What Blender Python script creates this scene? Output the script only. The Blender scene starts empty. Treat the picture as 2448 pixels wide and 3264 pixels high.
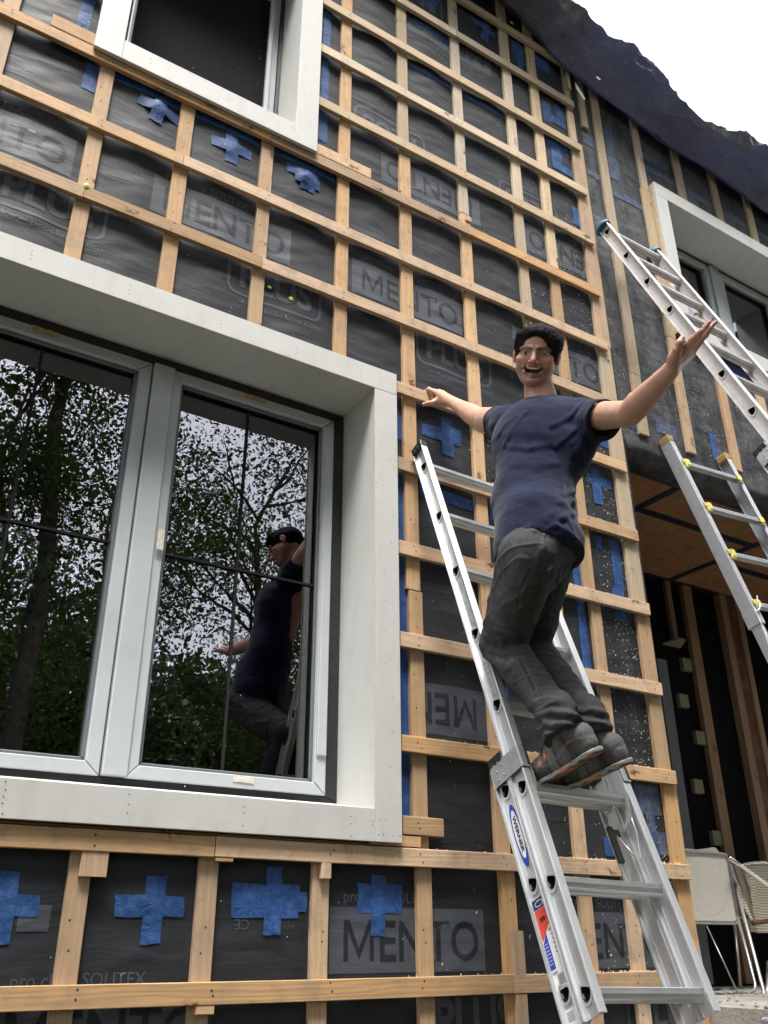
import bpy, bmesh, math, random
import numpy as np
from mathutils import Matrix, Vector
random.seed(7); np.random.seed(7)
sc = bpy.context.scene; C = sc.collection
# ---------------------------------------------------------------- camera, sky, sun, exposure
# world: x runs right along the house front, y goes into the wall, z is up; the camera stands at the origin, 1.5 m above ground
CAMR = np.array([[0.8467308859852886, -0.5320054823395545, -0.004119888254099241],
                 [0.2301824364300293, 0.37331401251194374, -0.8986949949907186],
                 [0.4796486763014194, 0.7600044834228876, 0.4385548226840128]])   # right, down, forward
FPX = 2845.23
cam = bpy.data.cameras.new('camera'); camo = bpy.data.objects.new('camera', cam); C.objects.link(camo)
M = Matrix.Identity(4)
for i in range(3):
    M[i][0] = CAMR[0][i]; M[i][1] = -CAMR[1][i]; M[i][2] = -CAMR[2][i]
camo.matrix_world = M
cam.sensor_fit = 'HORIZONTAL'; cam.sensor_width = 36; cam.lens = 36*FPX/2448
cam.clip_start = .05; cam.clip_end = 500
sc.camera = camo
def at(x, y, Y):
    """point on the plane y=Y seen at photo position x,y (photo 1659 px wide)"""
    k = 2448/1659
    v = np.array([(x*k-1224)/FPX, (y*k-1632)/FPX, 1.0])@CAMR
    return v*(Y/v[1])
SUN_EL, SUN_AZ = math.radians(66), math.radians(212)     # azimuth measured from +y (into the wall) clockwise
w = bpy.data.worlds.new('World'); sc.world = w; w.use_nodes = True
nt = w.node_tree; nt.nodes.clear()
sky = nt.nodes.new('ShaderNodeTexSky'); sky.sky_type = 'NISHITA'; sky.sun_disc = False
sky.sun_elevation = SUN_EL; sky.sun_rotation = SUN_AZ; sky.dust_density = 4; sky.air_density = 1.0; sky.ozone_density = 1
hs = nt.nodes.new('ShaderNodeHueSaturation'); hs.inputs['Saturation'].default_value = .22
bg = nt.nodes.new('ShaderNodeBackground'); bg.inputs['Strength'].default_value = .15
out = nt.nodes.new('ShaderNodeOutputWorld')
nt.links.new(sky.outputs[0], hs.inputs['Color']); nt.links.new(hs.outputs[0], bg.inputs['Color']); nt.links.new(bg.outputs[0], out.inputs[0])
sl = bpy.data.lights.new('sun', 'SUN'); sl.energy = 1.5; sl.angle = math.radians(18); sl.color = (1, .96, .9)
so = bpy.data.objects.new('sun', sl); C.objects.link(so)
sd = Vector((math.sin(SUN_AZ)*math.cos(SUN_EL), math.cos(SUN_AZ)*math.cos(SUN_EL), math.sin(SUN_EL)))
so.rotation_euler = sd.to_track_quat('Z', 'Y').to_euler()
vs = sc.view_settings; vs.view_transform = 'Standard'; vs.look = 'None'; vs.gamma = 1; vs.exposure = 2.2; vs.use_curve_mapping = False
# ---------------------------------------------------------------- helpers
def link(o, parent=None):
    C.objects.link(o)
    if parent is not None: o.parent = parent
    return o
def ob(name, me, parent=None, mats=None, **props):
    o = bpy.data.objects.new(name, me)
    for m in (mats or []): me.materials.append(m)
    for k, v in props.items(): o[k] = v
    return link(o, parent)
def empty(name, loc=(0, 0, 0), parent=None, **props):
    o = bpy.data.objects.new(name, None); o.location = loc; o.empty_display_size = .1
    for k, v in props.items(): o[k] = v
    return link(o, parent)
def bm_obj(name, bm, mat, parent=None, smooth=False, **props):
    me = bpy.data.meshes.new(name)
    bmesh.ops.recalc_face_normals(bm, faces=bm.faces[:])
    if smooth:
        for f in bm.faces: f.smooth = True
    bm.to_mesh(me); bm.free()
    for m in (mat if isinstance(mat, (list, tuple)) else [mat]): me.materials.append(m)
    return ob(name, me, parent, **props)
def add_box(bm, lo, hi, mi=0, bevel=0):
    x0, y0, z0 = lo; x1, y1, z1 = hi
    v = [bm.verts.new(p) for p in ((x0, y0, z0), (x1, y0, z0), (x1, y1, z0), (x0, y1, z0), (x0, y0, z1), (x1, y0, z1), (x1, y1, z1), (x0, y1, z1))]
    fs = [bm.faces.new([v[i] for i in q]) for q in ((3, 2, 1, 0), (4, 5, 6, 7), (0, 1, 5, 4), (1, 2, 6, 5), (2, 3, 7, 6), (3, 0, 4, 7))]
    for f in fs: f.material_index = mi
    if bevel:
        es = list({e for f in fs for e in f.edges})
        r = bmesh.ops.bevel(bm, geom=es, offset=bevel, segments=1, affect='EDGES')
        for f in r['faces']: f.material_index = mi
    return v
def add_poly_prism(bm, pts, d, mi=0):
    """pts: 3D polygon, d: extrusion vector"""
    a = [bm.verts.new(p) for p in pts]; b = [bm.verts.new(Vector(p)+Vector(d)) for p in pts]
    fs = [bm.faces.new(a), bm.faces.new(b[::-1])]
    n = len(pts)
    for i in range(n): fs.append(bm.faces.new((a[i], b[i], b[(i+1) % n], a[(i+1) % n])))
    for f in fs: f.material_index = mi
def add_tube(bm, pts, r, seg=8, mi=0, cap=True):
    pts = [Vector(p) for p in pts]; rings = []
    up = None
    for i, p in enumerate(pts):
        t = (pts[min(i+1, len(pts)-1)]-pts[max(i-1, 0)]).normalized()
        if up is None: up = t.orthogonal().normalized()
        up = (up-t*up.dot(t)).normalized(); s = t.cross(up)
        rr = r[i] if isinstance(r, (list, tuple)) else r
        rings.append([bm.verts.new(p+(up*math.cos(2*math.pi*k/seg)+s*math.sin(2*math.pi*k/seg))*rr) for k in range(seg)])
    fs = []
    for a, b in zip(rings, rings[1:]):
        for k in range(seg): fs.append(bm.faces.new((a[k], a[(k+1) % seg], b[(k+1) % seg], b[k])))
    if cap: fs.append(bm.faces.new(rings[0][::-1])); fs.append(bm.faces.new(rings[-1]))
    for f in fs: f.material_index = mi; f.smooth = True
def arc(c, r, a0, a1, n, ax=(1, 0, 0), ay=(0, 0, 1)):
    c = Vector(c); ax = Vector(ax); ay = Vector(ay)
    return [c+ax*r*math.cos(a0+(a1-a0)*i/n)+ay*r*math.sin(a0+(a1-a0)*i/n) for i in range(n+1)]
# ---------------------------------------------------------------- materials
MATS = {}
class NT:
    def __init__(s, name):
        m = s.m = bpy.data.materials.new(name); m.use_nodes = True; s.t = m.node_tree; s.b = s.t.nodes['Principled BSDF']; MATS[name] = m
    def n(s, typ, **kw):
        o = s.t.nodes.new('ShaderNode'+typ)
        for k, v in kw.items():
            if k.startswith('i_'): o.inputs[k[2:].replace('_', ' ')].default_value = v
            else: setattr(o, k, v)
        return o
    def l(s, a, b): s.t.links.new(a, b)
    def noise(s, co, scale, detail=4, rough=.55, sc=(1, 1, 1), dist=0):
        mp = s.n('Mapping'); mp.inputs['Scale'].default_value = sc; s.l(co, mp.inputs[0])
        o = s.n('TexNoise', i_Scale=scale, i_Detail=detail, i_Roughness=rough, i_Distortion=dist); s.l(mp.outputs[0], o.inputs['Vector'])
        return o.outputs[0]
    def ramp(s, f, pts):
        r = s.n('ValToRGB'); s.l(f, r.inputs[0]); e = r.color_ramp.elements
        while len(e) < len(pts): e.new(.5)
        for x, (p, c) in zip(e, pts):
            x.position = p; x.color = (tuple(c)+(1,)) if isinstance(c, (tuple, list)) else (c, c, c, 1)
        return r.outputs[0]
    def mix(s, f, a, b, mode='MIX'):
        o = s.n('Mix', data_type='RGBA', blend_type=mode)
        for inp, v in ((o.inputs[0], f), (o.inputs[6], a), (o.inputs[7], b)):
            if hasattr(v, 'links') or hasattr(v, 'is_output'): s.l(v, inp)
            elif isinstance(v, (tuple, list)): inp.default_value = tuple(v)+(1,)
            else: inp.default_value = v
        return o.outputs[2]
    def math(s, op, a, b=0.0):
        o = s.n('Math', operation=op)
        for inp, v in ((o.inputs[0], a), (o.inputs[1], b)):
            if hasattr(v, 'is_output'): s.l(v, inp)
            else: inp.default_value = v
        return o.outputs[0]
    def bump(s, h, strength=.3, dist=.002):
        b = s.n('Bump', i_Strength=strength, i_Distance=dist); s.l(h, b.inputs['Height']); s.l(b.outputs[0], s.b.inputs['Normal'])
    def set(s, **kw):
        for k, v in kw.items():
            inp = s.b.inputs[{'base': 'Base Color', 'rough': 'Roughness', 'metal': 'Metallic', 'spec': 'Specular IOR Level', 'sss': 'Subsurface Weight', 'sheen': 'Sheen Weight', 'coat': 'Coat Weight'}[k]]
            if hasattr(v, 'is_output'): s.l(v, inp)
            elif isinstance(v, (tuple, list)): inp.default_value = tuple(v)+(1,)
            else: inp.default_value = v
        return s.m
    def obj(s): return s.n('TexCoord').outputs['Object']
def simple(name, base, rough=.5, metal=0, var=0, scale=20, bump=0, spec=None):
    t = NT(name); co = t.obj(); f = t.noise(co, scale, 5)
    if var:
        b = t.ramp(f, [(.3, tuple(c*(1-var) for c in base)), (.7, tuple(min(1, c*(1+var)) for c in base))]); t.set(base=b)
    else: t.set(base=base)
    t.set(rough=rough, metal=metal)
    if spec is not None: t.set(spec=spec)
    if bump: t.bump(t.noise(co, scale*3, 5), bump, .002)
    return t.m
# ---------------------------------------------------------------- implicit-surface modeller (numpy)
def V3(*a): return np.array(a, float)
def nrm(v): return np.asarray(v, float)/np.linalg.norm(v)
def vnoise(P, s, seed=0):
    q = np.asarray(P)*s + seed*17.31
    i = np.floor(q).astype(np.int64); f = q-i; f = f*f*(3-2*f)
    def hsh(a, b, c):
        n = (a*73856093) ^ (b*19349663) ^ (c*83492791)
        n = (n ^ (n >> 13))*1274126177
        return ((n ^ (n >> 16)) & 0xffff)/65535.0
    r = 0
    for dx in (0, 1):
        for dy in (0, 1):
            for dz in (0, 1):
                w = (f[..., 0] if dx else 1-f[..., 0])*(f[..., 1] if dy else 1-f[..., 1])*(f[..., 2] if dz else 1-f[..., 2])
                r = r+w*hsh(i[..., 0]+dx, i[..., 1]+dy, i[..., 2]+dz)
    return r*2-1
class Sdf:
    def __init__(s): s.p = []; s.post = None
    def _add(s, fn, c, r, k, sub=False): s.p.append((fn, np.asarray(c, float), r, k, sub)); return s
    def cone(s, a, b, r1, r2, k=.012, sub=False):
        a = np.asarray(a, float); b = np.asarray(b, float); ab = b-a; L = max(ab@ab, 1e-12)
        def fn(P):
            t = np.clip(((P-a)@ab)/L, 0, 1)
            return np.linalg.norm(P-a-t[..., None]*ab, axis=-1)-(r1+t*(r2-r1))
        return s._add(fn, (a+b)/2, math.sqrt(L)/2+max(r1, r2), k, sub)
    def ell(s, c, r, M=None, k=.012, sub=False):
        c = np.asarray(c, float); r = np.asarray(r, float); M = np.eye(3) if M is None else M
        def fn(P):
            q = (P-c)@M
            k0 = np.linalg.norm(q/r, axis=-1)+1e-9; k1 = np.linalg.norm(q/r**2, axis=-1)+1e-9
            return k0*(k0-1)/k1
        return s._add(fn, c, max(r), k, sub)
    def box(s, c, h, rr, M=None, k=.01, sub=False):
        c = np.asarray(c, float); h = np.asarray(h, float); M = np.eye(3) if M is None else M
        def fn(P):
            q = np.abs((P-c)@M)-h+rr
            return np.linalg.norm(np.maximum(q, 0), axis=-1)+np.minimum(q.max(-1), 0)-rr
        return s._add(fn, c, np.linalg.norm(h), k, sub)
    def plane(s, c, n, k=.004):      # removes the side the normal points to
        c = np.asarray(c, float); n = nrm(n)
        return s._add(lambda P: -((P-c)@n), c, 1e3, k, True)
    def cap(s, c, n, R, k=.004):     # the same, only within R of c
        c = np.asarray(c, float); n = nrm(n)
        return s._add(lambda P: np.maximum(-((P-c)@n), np.linalg.norm(P-c, axis=-1)-R), c, R, k, True)
    def ev(s, P, c=None, r=None, dc=None):
        d = np.full(P.shape[:-1], 1.0)
        for fn, bc, br, k, sub in s.p:
            if c is not None and np.linalg.norm(c-bc)-br-r > (max(dc, 0)+r+.04 if not sub else r*0+.04): continue
            e = fn(P)
            if sub:
                e = -e; h = np.maximum(k-np.abs(d-e), 0)/k; d = np.maximum(d, e)+h*h*k*.25
            else:
                h = np.maximum(k-np.abs(d-e), 0)/k; d = np.minimum(d, e)-h*h*k*.25
        if s.post is not None: d = s.post(P, d)
        return d
def mesh_sdf(S, lo, hi, h, B=14):
    lo = np.asarray(lo, float); n = np.ceil((np.asarray(hi)-lo)/(h*B)).astype(int)
    N = n*B+4
    ci = np.stack(np.meshgrid(*[np.arange(k) for k in n], indexing='ij'), -1).reshape(-1, 3)
    cc = lo+(ci+.5)*B*h; dc = S.ev(cc); R = B*h*.5*1.7321
    ok = np.abs(dc) < R*1.25+.012
    keys = []; pos = []; quads = []
    g = np.arange(B+2)-1
    G = np.stack(np.meshgrid(g, g, g, indexing='ij'), -1)
    for b, c, d0 in zip(ci[ok], cc[ok], dc[ok]):
        base = b*B
        D = S.ev(lo+(G+base)*h, c, R+h*2, d0)
        ins = D < 0
        if ins.all() or not ins.any(): continue
        acc = np.zeros((B+1,)*3+(3,)); cnt = np.zeros((B+1,)*3)
        for ax in range(3):
            sl0 = [slice(0, B+2)]*3; sl1 = list(sl0); sl0[ax] = slice(0, B+1); sl1[ax] = slice(1, B+2)
            a = D[tuple(sl0)]; c2 = D[tuple(sl1)]; m = (a < 0) != (c2 < 0)
            t = np.where(m, a/np.where(m, a-c2, 1), 0)
            for o1 in (0, 1):
                for o2 in (0, 1):
                    oth = [x for x in range(3) if x != ax]
                    s = [slice(0, B+1)]*3; s[oth[0]] = slice(o1, o1+B+1); s[oth[1]] = slice(o2, o2+B+1)
                    mm = m[tuple(s)]; tt = t[tuple(s)]
                    cnt += mm
                    acc[..., ax] += mm*tt
                    acc[..., oth[0]] += mm*o1; acc[..., oth[1]] += mm*o2
        def key(I): return ((I[:, 0]+base[0]+1)*N[1]+I[:, 1]+base[1]+1)*N[2]+I[:, 2]+base[2]+1
        A = np.argwhere(cnt > 0)
        p = acc[tuple(A.T)]/cnt[tuple(A.T)][:, None]
        keys.append(key(A)); pos.append(lo+(A-1+base+p)*h)
        for ax in range(3):
            j, k = (ax+1) % 3, (ax+2) % 3
            s0 = [slice(1, B+1)]*3; s1 = list(s0); s1[ax] = slice(2, B+2)
            a = ins[tuple(s0)]; c2 = ins[tuple(s1)]; E = np.argwhere(a != c2)
            if not len(E): continue
            fl = a[tuple(E.T)]; E = E+1
            ej = np.zeros(3, int); ej[j] = 1; ek = np.zeros(3, int); ek[k] = 1
            q = np.stack([key(E-ej-ek), key(E-ek), key(E), key(E-ej)], 1)
            q[~fl] = q[~fl][:, ::-1]
            quads.append(q)
    keys = np.concatenate(keys); pos = np.concatenate(pos); quads = np.concatenate(quads)
    u, idx = np.unique(keys, return_index=True)
    P = pos[idx]; F = np.searchsorted(u, quads)
    okq = (u[np.clip(F, 0, len(u)-1)] == quads).all(1)
    return P, F[okq]
def np_mesh(name, P, F, mats, col=None, smooth=True, midx=None):
    me = bpy.data.meshes.new(name)
    F = np.asarray(F); nf = len(F); w = F.shape[1]
    me.vertices.add(len(P)); me.vertices.foreach_set('co', np.asarray(P, np.float32).ravel())
    me.loops.add(nf*w); me.loops.foreach_set('vertex_index', F.astype(np.int32).ravel())
    me.polygons.add(nf); me.polygons.foreach_set('loop_start', np.arange(0, nf*w, w, dtype=np.int32))
    if smooth: me.polygons.foreach_set('use_smooth', np.ones(nf, bool))
    if midx is not None: me.polygons.foreach_set('material_index', np.asarray(midx, np.int32))
    me.update(calc_edges=True); me.validate()
    if col is not None:
        at = me.color_attributes.new('Col', 'FLOAT_COLOR', 'POINT')
        c4 = np.ones((len(P), 4), np.float32); c4[:, :3] = col
        at.data.foreach_set('color', c4.ravel())
    for m in (mats if isinstance(mats, (list, tuple)) else [mats]): me.materials.append(m)
    return me
def gauss(P, c, s): return np.exp(-(((P-np.asarray(c))/np.asarray(s))**2).sum(-1))
def segd(P, a, b):
    a = np.asarray(a, float); b = np.asarray(b, float); ab = b-a
    t = np.clip(((P-a)@ab)/(ab@ab), 0, 1)
    return np.linalg.norm(P-a-t[..., None]*ab, axis=-1)
def polyd(P, pts):
    d = segd(P, pts[0], pts[1])
    for a, b in zip(pts[1:], pts[2:]): d = np.minimum(d, segd(P, a, b))
    return d
def wood_mat(name, light, dark, knots=True, grey=0.0, rough=.7):
    t = NT(name); co = t.obj()
    oi = t.n('ObjectInfo'); off = t.n('VectorMath', operation='MULTIPLY_ADD')
    cmb = t.n('CombineXYZ'); t.l(oi.outputs['Random'], cmb.inputs[0]); t.l(oi.outputs['Random'], cmb.inputs[1])
    t.l(cmb.outputs[0], off.inputs[0]); off.inputs[1].default_value = (37, 11, 5); t.l(co, off.inputs[2]); v = off.outputs[0]
    wv = t.n('TexWave', wave_type='BANDS', bands_direction='Z', i_Scale=17, i_Distortion=14, i_Detail=3, i_Detail_Scale=.9)
    mp = t.n('Mapping'); mp.inputs['Scale'].default_value = (.12, 1, 1); t.l(v, mp.inputs[0]); t.l(mp.outputs[0], wv.inputs['Vector'])
    fine = t.noise(v, 60, 5, sc=(.06, 1, 1)); broad = t.noise(v, 3, 3, sc=(.5, 1, 1))
    m1 = t.mix(t.math('MULTIPLY', wv.outputs['Fac'], .42), light, dark)
    m2 = t.mix(t.ramp(fine, [(.35, 0), (.72, .8)]), m1, tuple(c*.62 for c in light))
    m3 = t.mix(t.ramp(broad, [(.3, 0), (.8, .45)]), m2, tuple(c*1.2 for c in light))
    # each board has its own tone
    tone = t.n('HueSaturation'); rr = t.n('MapRange'); t.l(oi.outputs['Random'], rr.inputs[0]); rr.inputs[3].default_value = .72; rr.inputs[4].default_value = 1.15
    t.l(rr.outputs[0], tone.inputs['Value']); t.l(m3, tone.inputs['Color']); r2 = t.n('MapRange'); t.l(t.math('FRACT', t.math('MULTIPLY', oi.outputs['Random'], 7.3)), r2.inputs[0]); r2.inputs[3].default_value = .75; r2.inputs[4].default_value = 1.1
    t.l(r2.outputs[0], tone.inputs['Saturation']); c = tone.outputs[0]
    if knots:
        vo = t.n('TexVoronoi', feature='F1', i_Scale=8.5, i_Randomness=1.0); mp = t.n('Mapping'); mp.inputs['Scale'].default_value = (.55, .4, 1.0); t.l(v, mp.inputs[0])
        t.l(t.mix(.07, mp.outputs[0], t.noise(v, 30, 2)), vo.inputs['Vector'])
        k = t.ramp(vo.outputs['Distance'], [(.06, 1), (.10, .8), (.125, .3), (.22, 0)])
        c = t.mix(t.math('MULTIPLY', k, .9), c, (.09, .035, .015))
    dirt = t.ramp(t.noise(v, 9, 6, rough=.7), [(.50, 0), (.70, .65)]); c = t.mix(dirt, c, (.25+grey*.1, .19+grey*.1, .13+grey*.1))
    t.set(base=c, rough=rough, spec=.3)
    t.bump(t.math('ADD', fine, t.math('MULTIPLY', wv.outputs['Fac'], .5)), .35, .0012)
    return t.m
WOOD = wood_mat('pine_batten', (.52, .335, .180), (.36, .195, .090))
WOODG = wood_mat('weathered_pine', (.52, .405, .275), (.34, .245, .155), grey=1)
STUD = wood_mat('framing_lumber', (.34, .19, .085), (.22, .11, .045))
def membrane_mat(name, dusty):
    t = NT(name); co = t.obj()
    n1 = t.noise(co, 3.0, 5, sc=(.6, 1, 1.4)); n2 = t.noise(co, 900, 2)
    c = t.ramp(n1, [(.3, (.011, .012, .0155)), (.7, (.019, .021, .027))])
    c = t.mix(t.math('MULTIPLY', n2, .35), c, (.034, .036, .040))
    if dusty:
        d = t.ramp(t.noise(co, 4.5, 9, rough=.72, sc=(1.3, 1, .7), dist=.4), [(.40, 0), (.56, .65), (.72, 1)])
        d2 = t.ramp(t.noise(co, 55, 6, rough=.8), [(.5, 0), (.75, 1)])
        c = t.mix(t.math('MULTIPLY', d, t.math('ADD', t.math('MULTIPLY', d2, .7), .25)), c, (.27, .27, .26))
    else:
        d = t.ramp(t.noise(co, 2.2, 7, rough=.7), [(.55, 0), (.8, .22)]); c = t.mix(d, c, (.12, .12, .115))
    t.set(base=c, rough=.58, spec=.32)
    w1 = t.noise(co, 6, 4, rough=.5, sc=(.45, 1, 1.9), dist=.5)
    t.bump(t.math('ADD', w1, t.math('MULTIPLY', n2, .03)), .5, .014)
    return t.m
MEM = membrane_mat('black_membrane', False); MEMD = membrane_mat('dusty_membrane', True)
t = NT('print_grey'); co = t.obj(); t.set(base=t.ramp(t.noise(co, 900, 2), [(.3, (.046, .052, .065)), (.8, (.072, .080, .099))]), rough=.55, spec=.4); t.bump(t.noise(co, 6, 4, rough=.5, sc=(.45, 1, 1.9), dist=.5), .5, .014); PRG = t.m
t = NT('print_black'); co = t.obj(); t.set(base=(.014, .0145, .017), rough=.55, spec=.4); t.bump(t.noise(co, 6, 4, rough=.5, sc=(.45, 1, 1.9), dist=.5), .5, .014); PRB = t.m
t = NT('blue_tape'); co = t.obj(); b = t.ramp(t.noise(co, 22, 6, rough=.7), [(.35, (.012, .042, .15)), (.52, (.020, .068, .21)), (.72, (.055, .12, .29))])
t.set(base=b, rough=.58, spec=.35); t.bump(t.noise(co, 30, 5, dist=1.2), .55, .007); TAPE = t.m
t = NT('dusty_tape'); co = t.obj(); b = t.mix(t.ramp(t.noise(co, 28, 8, rough=.8), [(.42, 0), (.62, .9)]), (.014, .045, .13), (.13, .135, .14)); t.set(base=b, rough=.6); t.bump(t.noise(co, 30, 5, dist=1.2), .6, .008); TAPED = t.m
t = NT('primed_board'); co = t.obj(); b = t.ramp(t.noise(co, 2.2, 7, rough=.65), [(.3, (.45, .45, .43)), (.55, (.50, .50, .485)), (.8, (.53, .53, .52))])
b = t.mix(t.ramp(t.noise(co, 11, 8, rough=.75, sc=(1, 1, .4)), [(.50, 0), (.78, .5)]), b, (.36, .345, .29)); b = t.mix(t.ramp(t.noise(co, 160, 3), [(.68, 0), (.76, .35)]), b, (.25, .24, .2))
t.set(base=b, rough=.55); t.bump(t.noise(co, 60, 5, sc=(.2, 1, 1)), .2, .001); CASE = t.m
t = NT('window_aluminium'); co = t.obj(); b = t.ramp(t.noise(co, 3, 5), [(.3, (.38, .41, .43)), (.7, (.44, .47, .49))]); b = t.mix(t.ramp(t.noise(co, 34, 6, rough=.7), [(.62, 0), (.8, .35)]), b, (.30, .32, .32)); t.set(base=b, rough=.38, spec=.5); SASH = t.m
SASHD = simple('sash_edge_dark', (.12, .13, .14), .4)
GASK = simple('black_gasket', (.016, .016, .018), .5, var=.2)
CAULK = simple('beige_sealant', (.50, .46, .37), .6, var=.1)
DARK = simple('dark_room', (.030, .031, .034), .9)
SCREEN = simple('insect_mesh', (.011, .0115, .014), .9, spec=.1)
STK = simple('paper_sticker', (.55, .52, .45), .7, var=.15, scale=60)
STKO = simple('brown_sticker', (.42, .29, .17), .7, var=.2, scale=60)
NAIL = simple('nail_hole', (.03, .018, .012), .7)
GREENL = simple('leaf_scrap', (.42, .55, .10), .5, var=.3, scale=80)
t = NT('window_glass'); m = t.t; m.nodes.remove(t.b)
fr = t.n('Fresnel', i_IOR=2.45); gl = t.n('BsdfGlossy', i_Roughness=.0); gl.inputs['Color'].default_value = (.93, .93, 1, 1)
bn = t.n('Bump', i_Strength=.022, i_Distance=.02); t.l(t.noise(t.obj(), 2.6, 3), bn.inputs['Height']); t.l(bn.outputs[0], gl.inputs['Normal'])
tr = t.n('BsdfTransparent'); tr.inputs['Color'].default_value = (.55, .6, .6, 1); mx = t.n('MixShader')
t.l(fr.outputs[0], mx.inputs[0]); t.l(tr.outputs[0], mx.inputs[1]); t.l(gl.outputs[0], mx.inputs[2]); t.l(mx.outputs[0], m.nodes['Material Output'].inputs[0]); GLASS = t.m
t = NT('osb'); co = t.obj()
vo = t.n('TexVoronoi', feature='F1', i_Scale=22); t.l(t.mix(.06, co, t.noise(co, 8, 2)), vo.inputs['Vector']); vo2 = t.n('TexVoronoi', feature='F1', i_Scale=38); mp = t.n('Mapping'); mp.inputs['Rotation'].default_value = (0, 0, .8); mp.inputs['Scale'].default_value = (1, 2.5, 1); t.l(co, mp.inputs[0]); t.l(mp.outputs[0], vo2.inputs['Vector'])
b = t.mix(.5, t.mix(.75, (.34, .165, .07), vo.outputs['Color'], 'MULTIPLY'), t.mix(.4, (.38, .20, .085), vo2.outputs['Color'], 'MULTIPLY')); t.set(base=b, rough=.7); OSB = t.m
def brushed(name, base, rough, wear=0):
    t = NT(name); co = t.obj(); st = t.noise(co, 40, 4, sc=(1, 1, .03)); n = t.noise(co, 9, 6, rough=.7)
    b = t.ramp(t.noise(co, 5, 5, sc=(1, 1, .4)), [(.3, tuple(c*.86 for c in base)), (.7, base)])
    if wear:
        b = t.mix(t.ramp(t.noise(co, 26, 9, rough=.75), [(.50, 0), (.72, wear)]), b, (.30, .28, .26))
    r = t.ramp(t.math('ADD', t.math('MULTIPLY', n, .5), t.math('MULTIPLY', st, .5)), [(.3, rough*.75), (.7, rough*1.3)])
    t.set(base=b, rough=r, metal=.72-.12*bool(wear)); t.bump(st, .15, .0008); return t.m
ALU = brushed('aluminium', (.74, .75, .765), .38); ALUW = brushed('worn_aluminium', (.62, .60, .60), .48, .5); ALUO = brushed('oxidised_aluminium', (.52, .54, .57), .5, .6)
CHROME = simple('chrome', (.75, .75, .76), .12, 1)
BLKP = simple('black_plastic', (.014, .014, .015), .35, var=.2)
# ================================================================ HOUSE
HOUSE = empty('house', (1.7, 2.915, -1.5))
HOUSE['label'] = 'house under renovation with black printed membrane walls, wooden batten grid and white cased windows'
HOUSE['category'] = 'house'
HINV = Matrix.Translation(-Vector(HOUSE.location))
def hpart(o): o.parent = HOUSE; o.matrix_parent_inverse = HINV; return o
YM = 2.915          # plane of the membrane; vertical battens 2.89..2.912, horizontal battens 2.87..2.89, window casings 2.85..2.87
G = .02; GX0, GZ0, GNX, GNZ = -1.0, -1.4, 460, 430
VB = [-.385, -.016, .407, .778, 1.18, 1.599, 1.968, 2.362, 2.779, 3.010, 3.345]        # batten centres
HB = [-.539, -.122, .294, .699, 1.112, 1.516, 1.918, 2.321, 2.722, 3.115, 3.505, 3.913, 4.32, 4.72, 5.115, 5.495]
gx = GX0+G*np.arange(GNX+1); gz = GZ0+G*np.arange(GNZ+1); XX, ZZ = np.meshgrid(gx, gz, indexing='ij')
def prox(v, c):
    return np.min(np.abs(v[..., None]-np.array(c)), -1)
_vbm = VB+[3.585+.407*k for k in range(12)]
_bu = np.clip(prox(XX, _vbm)/.16, 0, 1)
_p3 = np.stack([XX*.9, ZZ*0, ZZ*3.2+XX*.7], -1); _p4 = np.stack([XX*1.2, ZZ*0, ZZ*4.6-XX*.9], -1)
HGT = _bu*(.007+.0035*vnoise(np.stack([XX, ZZ*0, ZZ], -1), 2.3, 1)+.0042*(1-np.abs(vnoise(_p3, 3.1, 2)))*(vnoise(np.stack([XX, ZZ*0, ZZ], -1), 1.7, 5)*.5+.6)+.0028*vnoise(_p4, 7, 3)+.0010*vnoise(np.stack([XX, ZZ*0, ZZ*3], -1), 22, 4))
def hgt(x, z):
    fx = np.clip((np.asarray(x)-GX0)/G, 0, GNX-1e-4); fz = np.clip((np.asarray(z)-GZ0)/G, 0, GNZ-1e-4)
    i = fx.astype(int); j = fz.astype(int); u = fx-i; v = fz-j
    return (HGT[i, j]*(1-u)+HGT[i+1, j]*u)*(1-v)+(HGT[i, j+1]*(1-u)+HGT[i+1, j+1]*u)*v
HOLES = [(-.95, 1.765, .44, 2.26), (.455, 1.30, 3.64, 4.95), (4.135, 5.66, 3.60, 4.655)]
def membrane(name, x0, x1, z0, z1, mat):
    i0, i1 = round((x0-GX0)/G), round((x1-GX0)/G); j0, j1 = round((z0-GZ0)/G), round((z1-GZ0)/G)
    I, J = np.meshgrid(np.arange(i0, i1+1), np.arange(j0, j1+1), indexing='ij')
    P = np.stack([gx[I], YM-HGT[I, J], gz[J]], -1).reshape(-1, 3); nz = j1-j0+1
    a, b = np.meshgrid(np.arange(i1-i0), np.arange(j1-j0), indexing='ij'); a = a.ravel(); b = b.ravel()
    cx = gx[i0+a]+G/2; cz = gz[j0+b]+G/2; keep = np.ones(len(a), bool)
    for (hx0, hx1, hz0, hz1) in HOLES: keep &= ~((cx > hx0) & (cx < hx1) & (cz > hz0) & (cz < hz1))
    a = a[keep]; b = b[keep]; k = a*nz+b
    F = np.stack([k, k+nz, k+nz+1, k+1], 1)
    return hpart(ob(name, np_mesh(name, P, F, mat)))
membrane('wall_membrane', -1.0, 3.42, -1.4, 6.0, MEM)
membrane('wall_membrane', 3.42, 8.0, 2.54, 5.6, MEMD)
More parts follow.
